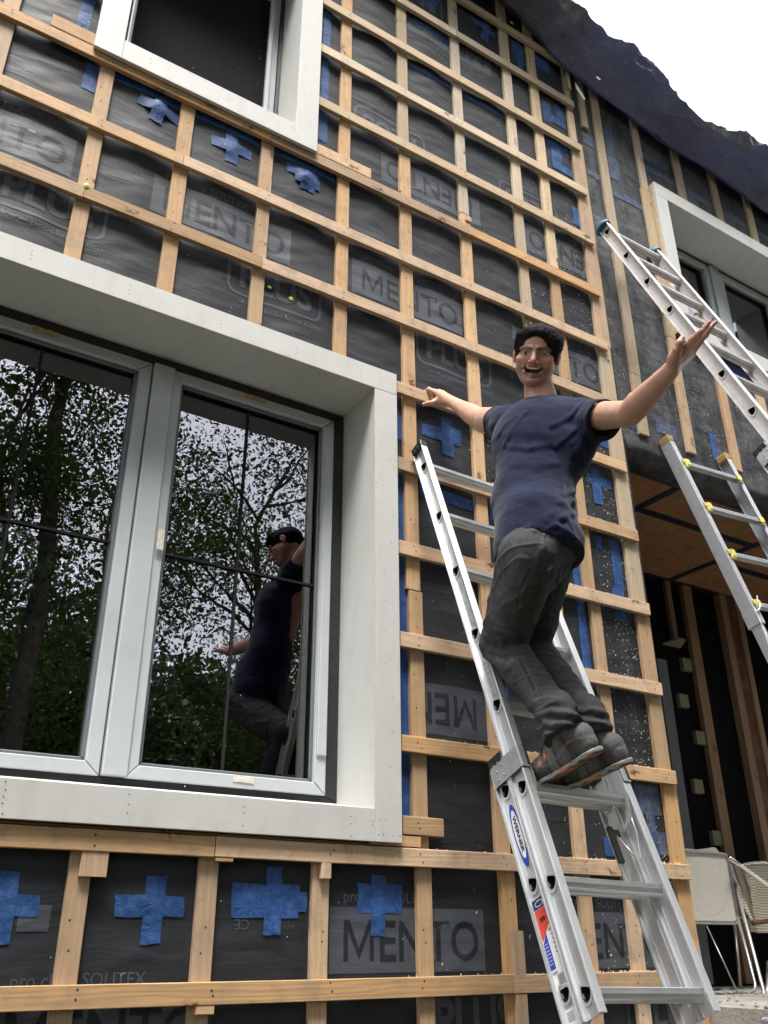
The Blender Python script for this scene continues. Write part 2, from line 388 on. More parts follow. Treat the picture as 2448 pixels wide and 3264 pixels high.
# solid wall behind (sheathing, returns, the rounded lower lip of the overhang)
bm = bmesh.new()
def wallbox(bm, x0, x1, z0, z1, y0=YM+.004, y1=3.10):
    add_box(bm, (x0, y0, z0), (x1, y1, z1))
for r in [(-1.2, 3.41, -1.5, .43), (-1.2, -.96, .43, 6.1), (1.775, 3.41, .43, 2.27), (-.96, 3.41, 2.27, 3.63), (-.96, .445, 3.63, 6.1), (1.31, 3.41, 3.63, 6.1), (.445, 1.31, 4.96, 6.1),
          (3.41, 4.125, 2.56, 5.7), (4.125, 5.67, 2.56, 3.59), (4.125, 5.67, 4.665, 5.7), (5.67, 8.0, 2.56, 5.7)]: wallbox(bm, *r)
hpart(bm_obj('sheathing', bm, DARK))
bm = bmesh.new()       # membrane wrapped under the overhang
N = 200; prof = [(YM-.004, 2.575), (YM-.010, 2.52), (YM-.004, 2.488), (YM+.03, 2.462), (YM+.10, 2.457), (YM+.15, 2.463)]
rows = []
for i in range(N+1):
    x = 3.425+4.5*i/N
    rows.append([bm.verts.new((x, y-.004*vnoise(np.array([[x*3, z*9, 0]]), 4, 3)[0], z+.012*vnoise(np.array([[x, y, 0]]), 5, 6)[0]*(j > 1))) for j, (y, z) in enumerate(prof)])
for a, b in zip(rows, rows[1:]):
    for j in range(len(prof)-1): f = bm.faces.new((a[j], b[j], b[j+1], a[j+1])); f.smooth = True
hpart(bm_obj('overhang_lip', bm, MEMD))
bm = bmesh.new()       # return of the main wall at the corner, wrapped in membrane
add_box(bm, (3.412, YM-.002, -1.5), (3.424, 4.3, 6.0)); hpart(bm_obj('side_wall', bm, MEM))
# ---------------------------------------------------------------- battens
def batten(x0, x1, z0, z1, y0, y1, vertical, mat=None, nails=(), skew=0, name='batten'):
    """one board, built lying along local x so the grain follows it"""
    L = (z1-z0) if vertical else (x1-x0); W = (x1-x0) if vertical else (z1-z0); T_ = y1-y0
    bm = bmesh.new(); n = max(2, int(L/.35)); seed = random.random()*50
    prof = [(-T_/2, -W/2+.002), (-T_/2+.002, -W/2), (T_/2, -W/2), (T_/2, W/2), (-T_/2+.002, W/2), (-T_/2, W/2-.002)]
    rings = []
    for i in range(n+1):
        s = -L/2+L*i/n; e = .0018*vnoise(np.array([[s+seed, 0, 0]]), 2.2, 3)[0]
        rings.append([bm.verts.new((s, y, z+e)) for y, z in prof])
    for a, b in zip(rings, rings[1:]):
        for j in range(6): bm.faces.new((a[j], b[j], b[(j+1) % 6], a[(j+1) % 6]))
    bm.faces.new(rings[0]); bm.faces.new(rings[-1][::-1])
    for (s, q) in nails:
        vs_ = [bm.verts.new((s-L/2+.0036*math.cos(k*1.0472)*random.uniform(.8, 1.3), -T_/2-.0006, q+.0036*math.sin(k*1.0472)*random.uniform(.7, 1.4))) for k in range(6)]
        f = bm.faces.new(vs_); f.material_index = 1
    o = bm_obj(name, bm, [mat or WOOD, NAIL])
    o.location = ((x0+x1)/2, (y0+y1)/2, (z0+z1)/2)
    o.rotation_euler = (0, -math.pi/2 if vertical else 0, 0)
    if skew: o.rotation_euler.y += skew
    return hpart(o)
def vb(x0, x1, z0, z1, mat=None, y0=2.892, y1=2.912, cross=HB, **k):
    nails = [(h-z0+dz, -dx) for h in cross if z0+.03 < h < z1-.03 for dx, dz in ((random.uniform(-.012, .012), .05+random.uniform(0, .1)), (random.uniform(-.02, .02), random.uniform(.15, .3)))]
    return batten(x0, x1, z0, z1, y0, y1, True, mat, nails, **k)
def hb(x0, x1, z0, z1, mat=None, y0=2.870, y1=2.8915, **k):
    nails = [(v-x0+random.uniform(-.014, .014), dz+random.uniform(-.008, .008)) for v in VB if x0+.02 < v < x1-.02 for dz in (-.012, .014)]
    return batten(x0, x1, z0, z1, y0, y1, False, mat, nails, **k)
W2 = .032
for i, c in enumerate(VB[:-1]):
    if i == 0: vb(c-W2, c+W2, -1.45, .43); vb(c-W2, c+W2, 2.29, 6.0)
    elif i == 1: vb(-.046, .016, 2.30, 3.48); vb(-.046, .016, 3.485, 6.0); vb(-.06, .004, -1.45, .33)
    elif i == 2: vb(.375, .438, 2.30, 3.50); vb(.34, .405, -1.45, .33); vb(.375, .438, 5.06, 6.0)
    elif i == 3: vb(.746, .811, 2.30, 3.50); vb(.721, .787, -1.45, .33); vb(.746, .811, 5.06, 6.0)
    elif i == 4: vb(1.148, 1.210, 2.30, 3.50); vb(1.125, 1.19, -1.45, .33); vb(1.148, 1.210, 5.06, 6.0)
    elif i == 5: vb(1.565, 1.630, 2.30, 6.0); vb(1.533, 1.598, -1.45, .33)
    elif i == 6: vb(1.933, 1.999, 3.86, 6.0, WOODG); vb(1.936, 2.005, 1.345, 3.855); vb(1.947, 2.015, .30, 1.34); vb(1.960, 2.025, -1.45, .296)
    elif i == 7: vb(2.330, 2.393, 3.64, 6.0, WOODG); vb(2.329, 2.398, 1.155, 3.635); vb(2.336, 2.406, .30, 1.15); vb(2.345, 2.418, -1.45, .296)
    elif i == 8: vb(2.745, 2.815, 3.93, 6.0, WOODG); vb(2.735, 2.802, 2.86, 3.925, WOODG); vb(2.742, 2.812, 1.23, 2.855); vb(2.748, 2.817, -1.45, 1.225)
    elif i == 9: vb(2.975, 3.046, 3.50, 6.0, WOODG); vb(2.970, 3.040, 1.53, 3.495); vb(2.995, 3.062, .30, 1.525); vb(3.009, 3.080, -1.45, .296)
# corner: wide board with a thin one overlapping
vb(3.300, 3.352, 5.06, 6.0, WOODG); vb(3.296, 3.352, 4.78, 5.05, WOODG); batten(3.318, 3.342, 5.26, 5.42, 2.872, 2.89, True, WOODG)
vb(3.290, 3.395, 3.13, 4.775); vb(3.288, 3.388, 1.49, 3.125, WOODG); vb(3.310, 3.398, .70, 1.485); vb(3.328, 3.415, -1.45, .695)
CUT = 1.886        # right edge of the big window casing
def row(z, segs, dz=0):
    for (a, b, *m) in segs: hb(a, b, z-.031+dz, z+.031+dz, m[0] if m else None)
row(HB[0], [(-1.2, 1.1), (1.103, 3.41)])
row(HB[1], [(-1.2, .55), (.552, 2.36), (2.362, 3.12), (3.122, 3.40)])
row(HB[2], [(-1.2, 1.163), (1.166, 3.405)])
row(HB[3], [(CUT, 2.36), (2.362, 3.40)]); row(HB[4], [(CUT, 3.39)]); row(HB[5], [(CUT, 2.78), (2.783, 3.383)])
row(HB[6], [(CUT, 2.36), (2.363, 3.375)]); row(HB[7], [(CUT, 2.36), (2.363, 3.36)])
row(HB[8], [(-1.2, .40), (.402, 1.18), (1.183, 2.6), (2.602, 3.36)]); row(HB[9], [(-1.2, .778), (.78, 3.343)])
row(HB[10], [(-1.2, 1.178), (1.18, 2.36), (2.363, 3.343)])
for z_ in HB[11:14]: row(z_, [(-1.2, .318)])
row(HB[14], [(-1.2, 1.426)]); row(HB[15], [(-1.2, .998)])
row(HB[11], [(1.428, 3.35, WOODG)]); row(HB[12], [(1.428, 2.78, WOODG), (2.783, 3.352, WOODG)]); row(HB[13], [(1.428, 3.348, WOODG)], -.01); row(HB[14], [(1.428, 2.36, WOODG), (2.363, 3.345, WOODG)]); row(HB[15], [(1.0, 3.345, WOODG)]); row(5.88, [(-1.2, 3.35)])
# blocks and offcuts
hb(.143, .330, 3.538, 3.612); hb(1.407, 1.742, 3.538, 3.606); hb(1.888, 2.070, .370, .435); batten(1.75, 1.966, .328, .366, 2.872, 2.890, False)
batten(.746, .827, .193, .262, 2.874, 2.890, True); batten(1.556, 1.594, .212, .262, 2.870, 2.890, True); batten(1.143, 1.20, -.178, -.153, 2.872, 2.8915, False)
batten(2.372, 2.425, -.094, .055, 2.870, 2.890, True); batten(2.372, 2.425, -.27, -.155, 2.872, 2.890, True)
batten(1.17, 1.23, .250, .262, 2.872, 2.8915, False); batten(2.765, 2.815, 2.83, 3.06, 2.884, 2.891, True, WOODG, name='shim'); batten(2.36, 2.40, 3.59, 3.62, 2.884, 2.891, True, name='shim')
batten(-1.2, .46, .312, .327, 2.872, 2.890, False, STUD); batten(.463, 1.75, .3275, .334, 2.872, 2.890, False, STUD)
# bay wall: single vertical battens
for k in range(9):
    x = 3.585+.4045*k; W_ = .036
    if k == 0: vb(x-W_, x+W_, 4.08, 5.6, WOODG, cross=[4.2, 4.6, 5.0]); vb(x-.038, x+.034, 3.02, 4.075, WOODG, cross=[3.2, 3.6, 3.9]); vb(x-.045, x+.03, 2.607, 3.016, WOODG, cross=[2.7, 2.9])
    elif k == 1: vb(3.948, 4.010, 4.70, 5.6, WOODG, cross=[4.8, 5.1]); vb(3.930, 4.012, 3.44, 4.695, WOODG, y1=2.910, cross=[3.6, 4.0, 4.4]); vb(3.935, 4.008, 2.607, 3.436, cross=[2.8, 3.1])
    elif k <= 5: vb(x-W_, x+W_, 4.775, 5.6, WOODG, cross=[4.9, 5.1]); vb(x-W_-.005, x+W_-.005, 2.607, 3.495, cross=[2.75, 3.0, 3.3])
    else: vb(x-W_, x+W_, 2.607, 5.6, WOODG)
batten(3.425, 3.478, 4.98, 5.6, 2.888, 2.912, True, WOODG)
# ---------------------------------------------------------------- windows
def board(bm, x0, x1, z0, z1, y0, y1, mi=0, bev=.0015): add_box(bm, (x0, y0, z0), (x1, y1, z1), mi, bev)
def wchild(o, w): o.parent = w; o.matrix_parent_inverse = HINV; return o
def wbox(w, name, x0, x1, z0, z1, y0, y1, mat, bev=.0015, **p):
    bm = bmesh.new(); cx, cy, cz = (x0+x1)/2, (y0+y1)/2, (z0+z1)/2
    add_box(bm, (x0-cx, y0-cy, z0-cz), (x1-cx, y1-cy, z1-cz), 0, bev); o = bm_obj(name, bm, mat, **p); o.location = (cx, cy, cz); o.parent = w; o.matrix_parent_inverse = w.matrix_world.inverted(); return o
def window_root(label, x, z):
    w = empty('window', (x, 2.85, z)); w.parent = HOUSE; w.matrix_parent_inverse = HINV; w['label'] = label; bpy.context.view_layer.update(); return w
def nails_on(w, pts, y=2.8493):
    bm = bmesh.new()
    for x, z in pts:
        f = bm.faces.new([bm.verts.new((x+.0024*math.cos(k*1.0472), y, z+.0024*math.sin(k*1.0472))) for k in range(6)])
    o = bm_obj('nail_heads', bm, NAIL); o['kind'] = 'stuff'; o.parent = w; o.matrix_parent_inverse = w.matrix_world.inverted()
def casing(w, xi0, xi1, zi0, zi1, cw, mat=CASE, backer=True, sides='LRTB'):
    y0, y1 = 2.850, 2.8695
    xo0, xo1, zo0, zo1 = xi0-cw, xi1+cw, zi0-cw, zi1+cw
    if 'T' in sides: wbox(w, 'casing_board', xo0, xo1, zi1, zo1, y0, y1, mat)
    if 'L' in sides: wbox(w, 'casing_board', xo0, xi0-.0005, zo0, zi1-.001, y0, y1, mat)
    if 'R' in sides: wbox(w, 'casing_board', xi1+.0005, xo1, zo0, zi1-.001, y0, y1, mat)
    if 'B' in sides: wbox(w, 'casing_board', xi0, xi1, zo0, zi0, y0+.0004, y1, mat)
def jambs(w, xi0, xi1, zi0, zi1, yb, slope=.05):
    y0 = 2.8565
    wbox(w, 'jamb_board', xi0, xi1, zi1+.001, zi1+.018, y0, yb, CASE); wbox(w, 'jamb_board', xi0-.018, xi0, zi0-.02, zi1+.018, y0, yb, CASE)
    wbox(w, 'jamb_board', xi1, xi1+.018, zi0-.02, zi1+.018, y0+.001, yb, CASE)
    bm = bmesh.new(); add_poly_prism(bm, [(xi0, y0, zi0-.004), (xi0, yb, zi0+slope), (xi0, yb, zi0+slope-.02), (xi0, y0, zi0-.03)], (xi1-xi0, 0, 0))
    o = bm_obj('sill_board', bm, CASE); o.parent = w; o.matrix_parent_inverse = w.matrix_world.inverted()
def mitred(w, name, x0, x1, z0, z1, t, y0, y1, mat, inner_mat=None, tt=None):
    """four mitred profile pieces with a hairline gap at each corner"""
    g = .0015; tl, tr, tt_, tb = tt or (t, t, t, t)
    def piece(pts):
        bm = bmesh.new(); add_poly_prism(bm, [(px, y0, pz) for px, pz in pts], (0, y1-y0, 0))
        bmesh.ops.bevel(bm, geom=[e for e in bm.edges if abs(e.verts[0].co.y-y0) < 1e-6 and abs(e.verts[1].co.y-y0) < 1e-6], offset=.003, segments=1, affect='EDGES')
        o = bm_obj(name, bm, mat); o.parent = w; o.matrix_parent_inverse = w.matrix_world.inverted()
    piece([(x0, z0+g), (x0+tl, z0+tb+g), (x0+tl, z1-tt_-g), (x0, z1-g)]); piece([(x1, z0+g), (x1, z1-g), (x1-tr, z1-tt_-g), (x1-tr, z0+tb+g)])
    piece([(x0+g, z1), (x0+tl+g, z1-tt_), (x1-tr-g, z1-tt_), (x1-g, z1)]); piece([(x0+g, z0), (x1-g, z0), (x1-tr-g, z0+tb), (x0+tl+g, z0+tb)])
MUNT = simple('muntin_grey', (.022, .024, .025), .95, spec=.05)
def pane(w, x0, x1, z0, z1, y, grid=None):
    bm = bmesh.new(); add_box(bm, (x0, y, z0), (x1, y+.004, z1)); o = bm_obj('glass_pane', bm, GLASS); o.parent = w; o.matrix_parent_inverse = w.matrix_world.inverted()
    g = .004; t_ = .012
    for a, b, c, d in ((x0, x1, z1-t_, z1), (x0, x1, z0, z0+t_), (x0, x0+t_, z0+t_, z1-t_), (x1-t_, x1, z0+t_, z1-t_)):
        wbox(w, 'glazing_bead', a, b, c, d, y-.016, y-.001, GASK, 0)
    if grid:
        for gx_ in grid[0]: wbox(w, 'muntin', gx_-.0055, gx_+.0055, z0+.012, z1-.012, y-.006, y-.001, MUNT, 0)
        for gz_ in grid[1]: wbox(w, 'muntin', x0+.012, x1-.012, gz_-.005, gz_+.005, y-.010, y-.0065, MUNT, 0)
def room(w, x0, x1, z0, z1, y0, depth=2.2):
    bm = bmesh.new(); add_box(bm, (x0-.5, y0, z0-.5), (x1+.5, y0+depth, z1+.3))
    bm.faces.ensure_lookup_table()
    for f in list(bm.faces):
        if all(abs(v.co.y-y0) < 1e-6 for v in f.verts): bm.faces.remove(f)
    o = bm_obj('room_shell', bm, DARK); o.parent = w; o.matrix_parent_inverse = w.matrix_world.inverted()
def text_strip(w, name, x, z, ww, hh, mat, y, rot=0):
    bm = bmesh.new(); n = 6; vs_ = []
    for i in range(n+1):
        for j in range(2): vs_.append(bm.verts.new((-ww/2+ww*i/n+random.uniform(-.001, .001), 0 if i % 2 else -.0015, -hh/2+hh*j+random.uniform(-.002, .002))))
    for i in range(n): bm.faces.new((vs_[2*i], vs_[2*i+2], vs_[2*i+3], vs_[2*i+1]))
    bmesh.ops.rotate(bm, verts=bm.verts, matrix=Matrix.Rotation(rot, 3, 'Y')); bmesh.ops.translate(bm, verts=bm.verts, vec=(x, y, z))
    o = bm_obj(name, bm, mat); o.parent = w; o.matrix_parent_inverse = w.matrix_world.inverted()
# big ground-floor window
W1 = window_root('wide ground floor window with two aluminium sashes in a deep white casing', .4, 1.35)
XI0, XI1, ZI0, ZI1 = -.92, 1.758, .450, 2.253
casing(W1, XI0, XI1, ZI0, ZI1, .113); jambs(W1, XI0, XI1, ZI0, ZI1, 3.14)
wbox(W1, 'corner_sealant', XI1-.004, XI1+.0005, ZI0, ZI1, 2.8505, 2.8560, CAULK, 0)
nails_on(W1, [(.497+random.uniform(-.004, .004), z) for z in (.438, .415, .396, .378, .35)]+[(.86, .43), (.862, .40), (.86, .375), (1.245, .42), (1.246, .40), (1.247, .36), (1.655, .415), (1.655, .39), (1.656, .35), (1.745, .405), (1.745, .392), (1.775, .408), (1.80, .41), (1.77, .36), (1.79, .362), (1.83, .36), (1.86, .36)]
         +[(.26, 2.33), (.26, 2.31), (.262, 2.29), (.63, 2.31), (.632, 2.33), (.63, 2.29), (1.01, 2.32), (1.012, 2.30), (1.01, 2.28), (1.36, 2.31), (1.362, 2.29), (1.68, 2.31), (1.682, 2.29)]+[(1.80+random.uniform(-.03, .05), z) for z in np.arange(.6, 2.2, .13)])
# black perimeter seal, outer frame, mullion
y = 3.13
mitred(W1, 'perimeter_seal', XI0, XI1, .500, ZI1, .056, y+.006, y+.03, GASK, tt=(.056, .058, .050, .024))
wbox(W1, 'mullion', .838, .926, .526, 2.206, y-.018, y+.04, SASH, .004)
wbox(W1, 'mullion', -.085, .0, .526, 2.206, y-.018, y+.04, SASH, .004)
for (x0, x1, gx_) in ((.005, .832, (.404,)), (.918, 1.700, (1.29,)), (-.86, -.092, (-.47,))):
    mitred(W1, 'sash', x0, x1, .524, 2.204, .05, y-.006 if x0 > .9 else y-.004, y+.05, SASH, tt=(.046, .050, .046, .046))
    mitred(W1, 'sash_step', x0+.046, x1-.046, .524+.044, 2.204-.044, .016, y+.014, y+.05, SASHD)
    pane(W1, x0+.050, x1-.050, .524+.048, 2.204-.048, y+.042, (gx_, (1.385,)))
wbox(W1, 'weather_strip', 1.655, 1.697, .670, 2.16, y-.016, y-.0075, SASH, .004)
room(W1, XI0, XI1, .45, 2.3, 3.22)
for (x, z, a, b, m_) in ((.395, 2.189, .10, .026, STKO), (1.297, 2.188, .10, .024, STKO), (.944, 1.415, .028, .085, STK), (1.357, .556, .080, .024, STK)):
    text_strip(W1, 'sticker', x, z, a, b, m_, y-.0215 if x == .944 else y-.0085)
# upper floor window, open, seen from below
W2_ = window_root('dark open upper floor window in a white casing', .88, 4.2)
casing(W2_, .446, 1.300, 3.640, 4.95, .120); jambs(W2_, .446, 1.300, 3.640, 4.95, 3.10, .0)
mitred(W2_, 'sash', .47, 1.282, 3.66, 4.93, .045, 3.105, 3.16, SASH); mitred(W2_, 'perimeter_seal', .446, 1.300, 3.642, 4.95, .018, 3.085, 3.104, GASK)
wbox(W2_, 'sash_step', 1.215, 1.2365, 3.70, 4.88, 3.08, 3.104, SASH, .002); wbox(W2_, 'screen_track', .457, .464, 3.645, 4.94, 2.87, 2.90, CASE, 0)
wbox(W2_, 'insect_screen', .51, 1.24, 3.70, 4.89, 3.150, 3.152, SCREEN, 0); room(W2_, .5, 1.3, 3.7, 4.9, 3.2)
nails_on(W2_, [(.57, 3.60), (.57, 3.57), (.95, 3.58), (.96, 3.60), (1.28, 3.58), (1.28, 3.60), (1.37, 3.7), (1.37, 3.9), (1.36, 4.15), (1.37, 4.4)])
# bay window on the right
W3 = window_root('upper right window with aluminium sashes in a cream casing behind the leaning ladder', 4.9, 4.1)
casing(W3, 4.133, 5.66, 3.600, 4.650, .113)
for q in ((3.992, 4.018, 3.49, 4.77),): wbox(W3, 'casing_backer', q[0]+.028, q[1]+.03, q[2], q[3]-.01, 2.8697, 2.911, WOODG)
wbox(W3, 'casing_backer', 4.03, 5.76, 4.735, 4.76, 2.8697, 2.911, WOODG); wbox(W3, 'casing_backer', 4.03, 5.76, 3.49, 3.51, 2.8697, 2.911, WOODG)
jambs(W3, 4.133, 5.66, 3.600, 4.650, 3.14, .04)
mitred(W3, 'perimeter_seal', 4.133, 5.66, 3.64, 4.65, .04, 3.136, 3.16, GASK); wbox(W3, 'mullion', 4.875, 4.975, 3.675, 4.615, 3.112, 3.17, SASH, .004)
for (x0, x1) in ((4.17, 4.868), (4.985, 5.622)):
    mitred(W3, 'sash', x0, x1, 3.672, 4.612, .05, 3.126, 3.18, SASH); mitred(W3, 'sash_step', x0+.046, x1-.046, 3.718, 4.566, .016, 3.144, 3.18, SASHD); pane(W3, x0+.05, x1-.05, 3.722, 4.562, 3.172)
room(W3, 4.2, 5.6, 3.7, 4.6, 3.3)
# ---------------------------------------------------------------- tape and printing on the membrane
def drape(bm, off):
    """cut a flat x,z sheet along the membrane grid and lay it on the membrane"""
    xs = [v.co.x for v in bm.verts]; zs = [v.co.z for v in bm.verts]
    for lo, hi, g0, n in ((min(xs), max(xs), GX0, (1, 0, 0)), (min(zs), max(zs), GZ0, (0, 0, 1))):
        k = math.ceil((lo-g0)/G)
        while g0+k*G < hi:
            c = [0, 0, 0]; c[0 if n[0] else 2] = g0+k*G
            bmesh.ops.bisect_plane(bm, geom=bm.verts[:]+bm.edges[:]+bm.faces[:], plane_co=c, plane_no=n, dist=1e-5); k += 1
    for v in bm.verts: v.co.y = YM-float(hgt(v.co.x, v.co.z))-off
def sheet(bm, pts, mi=0):
    f = bm.faces.new([bm.verts.new((x, 0, z)) for x, z in pts]); f.material_index = mi; return f
def flatpart(name, bm, mats, smooth=True):
    for f in bm.faces:
        if f.normal.y > 0: f.normal_flip()
    me = bpy.data.meshes.new(name)
    bm.normal_update()
    for f in bm.faces:
        f.smooth = smooth
        if f.normal.y > 0: f.normal_flip()
    bm.to_mesh(me); bm.free()
    for m_ in mats: me.materials.append(m_)
    return hpart(ob(name, me))
def jit(x0, x1, z0, z1, j=.003):
    r = lambda: random.uniform(-j, j); pts = []
    for i in range(4): pts.append((x0+(x1-x0)*i/4+r(), z0+r()))
    for i in range(3): pts.append((x1+r(), z0+(z1-z0)*i/3+r()))
    for i in range(4): pts.append((x1-(x1-x0)*i/4+r(), z1+r()))
    for i in range(3): pts.append((x0+r(), z1-(z1-z0)*i/3+r()))
    return pts
def tape(rects, mat=None, off=.0024, name='tape_patch', tilt=0, bulge=0):
    bm = bmesh.new(); cx = sum(r[0]+r[1] for r in rects)/2/len(rects); cz = sum(r[2]+r[3] for r in rects)/2/len(rects)
    for i, r in enumerate(rects):
        b2 = bmesh.new(); pts = jit(*r)
        if tilt: c_, s_ = math.cos(tilt), math.sin(tilt); pts = [(cx+(x-cx)*c_-(z-cz)*s_, cz+(x-cx)*s_+(z-cz)*c_) for x, z in pts]
        sheet(b2, pts); drape(b2, off+.0007*i)
        if bulge:
            for v in b2.verts: v.co.y -= bulge*math.exp(-((v.co.x-cx)**2+(v.co.z-cz)**2)/.05**2)*(1+.3*math.sin(v.co.x*90)*math.cos(v.co.z*70))
        tmp = bpy.data.meshes.new('t'); b2.to_mesh(tmp); b2.free(); bm.from_mesh(tmp); bpy.data.meshes.remove(tmp)
    return flatpart(name, bm, [mat or TAPE])
def cross(cx, cz, wx, wz, t=.06, **k): tape([(cx-wx/2, cx+wx/2, cz-t/2, cz+t/2), (cx-t/2, cx+t/2, cz-wz/2, cz+wz/2)], **k)
cross(.650, 3.385, .19, .17, .058, tilt=-.12, bulge=.022); cross(1.003, 3.355, .20, .19, .062, tilt=.05, bulge=.012)
tape([(1.287, 1.46, 3.37, 3.43), (1.36, 1.44, 3.30, 3.47), (1.33, 1.47, 3.33, 3.39)], bulge=.02)
tape([(.315, .375, 3.31, 3.475)]); tape([(.243, .300, 3.66, 3.95)]); tape([(1.452, 1.503, 3.68, 5.3)]); tape([(.44, 1.56, 3.44, 3.49)])
tape([(.50, .653, .083, .140), (.53, .588, .013, .202)]); tape([(.873, 1.092, .087, .148), (.963, 1.024, .012, .204)])
tape([(1.250, 1.491, .088, .190), (1.48, 1.521, .107, .168), (1.364, 1.422, .037, .246)]); tape([(1.718, 1.905, .108, .203), (1.770, 1.832, .036, .231)])
tape([(2.043, 2.262, 2.13, 2.195), (2.152, 2.222, 2.058, 2.262), (2.19, 2.27, 2.14, 2.22)], bulge=.008); tape([(2.025, 2.335, 1.808, 1.862)]); tape([(1.905, 1.957, 2.07, 2.215)])
tape([(1.888, 1.958, 1.0, 1.98)]); tape([(1.888, 1.962, .44, 1.0)])
tape([(3.086, 3.268, 2.175, 2.232), (3.120, 3.182, 2.06, 2.268)]); tape([(3.127, 3.287, 2.43, 2.475)]); tape([(3.192, 3.262, 1.60, 1.872), (3.165, 3.25, 1.43, 1.60)]); tape([(2.915, 2.972, 1.16, 1.66)])
tape([(3.095, 3.135, 1.80, 1.87)]); tape([(2.82, 2.87, 2.10, 2.35)])
tape([(3.08, 3.15, 4.84, 5.03), (3.19, 3.28, 4.88, 5.06), (3.13, 3.27, 4.86, 4.93)]); tape([(3.085, 3.285, 4.60, 4.70), (3.11, 3.195, 4.44, 4.66), (3.11, 3.285, 4.43, 4.50)]); tape([(3.238, 3.290, 4.02, 4.17)])
tape([(3.07, 3.18, 5.33, 5.46), (3.06, 3.12, 5.40, 5.48)]); tape([(2.86, 2.96, 5.27, 5.46), (2.90, 2.94, 5.2, 5.48)])
tape([(2.52, 2.71, 5.37, 5.425), (2.605, 2.665, 5.27, 5.465)], tilt=-.15, bulge=.01); tape([(2.12, 2.26, 5.32, 5.38), (2.165, 2.222, 5.25, 5.44)])
tape([(2.02, 2.325, 5.02, 5.06)]); tape([(2.42, 2.73, 4.62, 4.655)]); tape([(2.02, 2.325, 4.62, 4.65)])
tape([(3.150, 3.315, .53, .655), (3.20, 3.26, .42, .6)], TAPED); tape([(3.19, 3.325, .36, .46)], TAPED); tape([(2.93, 2.99, .345, .42)])
tape([(2.42, 2.46, .5, 1.0)]); tape([(2.42, 2.73, 1.79, 1.835)])
for r in ((3.652, 3.732, 4.65, 5.12), ): tape([r, (3.70, 3.745, 4.66, 4.85)], TAPED)
tape([(3.645, 3.955, 4.485, 4.545)], TAPED); tape([(3.43, 3.54, 4.84, 4.95)], TAPED); tape([(3.43, 3.54, 4.55, 4.60)], TAPED); tape([(3.43, 3.54, 4.12, 4.2)], TAPED)
tape([(4.03, 5.9, 4.93, 4.99)], TAPED); tape([(4.44, 4.72, 3.37, 3.45), (4.52, 4.6, 3.30, 3.47)]); tape([(3.70, 3.87, 2.67, 2.76)], TAPED); tape([(4.175, 4.235, 2.62, 2.83)]); tape([(3.46, 3.53, 2.63, 2.8)])
tape([(4.03, 4.3, 5.05, 5.12)], TAPED)
# printing: text is cut from the built-in font, laid on the membrane grid
def text_mesh(s, size, sx=1.0, bold=0):
    cu = bpy.data.curves.new('t', 'FONT'); cu.body = s; cu.size = size; cu.align_x = 'LEFT'; cu.resolution_u = 3; cu.offset = bold
    o = bpy.data.objects.new('t', cu); C.objects.link(o); dg = bpy.context.evaluated_depsgraph_get(); me = bpy.data.meshes.new_from_object(o.evaluated_get(dg)); bpy.data.objects.remove(o)
    xs = [v.co.x for v in me.vertices]; return me, min(xs), max(xs)
def put_text(bm, s, x, z, w, h, mi, rot=False, bold=0, off=None):
    me, a, b = text_mesh(s, 1, bold=bold); ys = [v.co.y for v in me.vertices]; lo, hi = min(ys), max(ys)
    cap = .70 if any(c in s for c in 'gpqy.') else hi
    b2 = bmesh.new(); b2.from_mesh(me); bpy.data.meshes.remove(me)
    for v in b2.verts:
        v.co = Vector((x+(v.co.x-a)/(b-a)*w, 0, z+v.co.y/cap*h))
    for f in b2.faces: f.material_index = mi
    t_ = bpy.data.meshes.new('t'); b2.to_mesh(t_); b2.free(); n0 = len(bm.faces); bm.from_mesh(t_); bpy.data.meshes.remove(t_)
def rrect(x0, x1, z0, z1, r, n=5):
    p = []
    for cx, cz, a in ((x1-r, z0+r, -math.pi/2), (x1-r, z1-r, 0), (x0+r, z1-r, math.pi/2), (x0+r, z0+r, math.pi)):
        for i in range(n+1): p.append((cx+r*math.cos(a+math.pi/2*i/n), cz+r*math.sin(a+math.pi/2*i/n)))
    return p
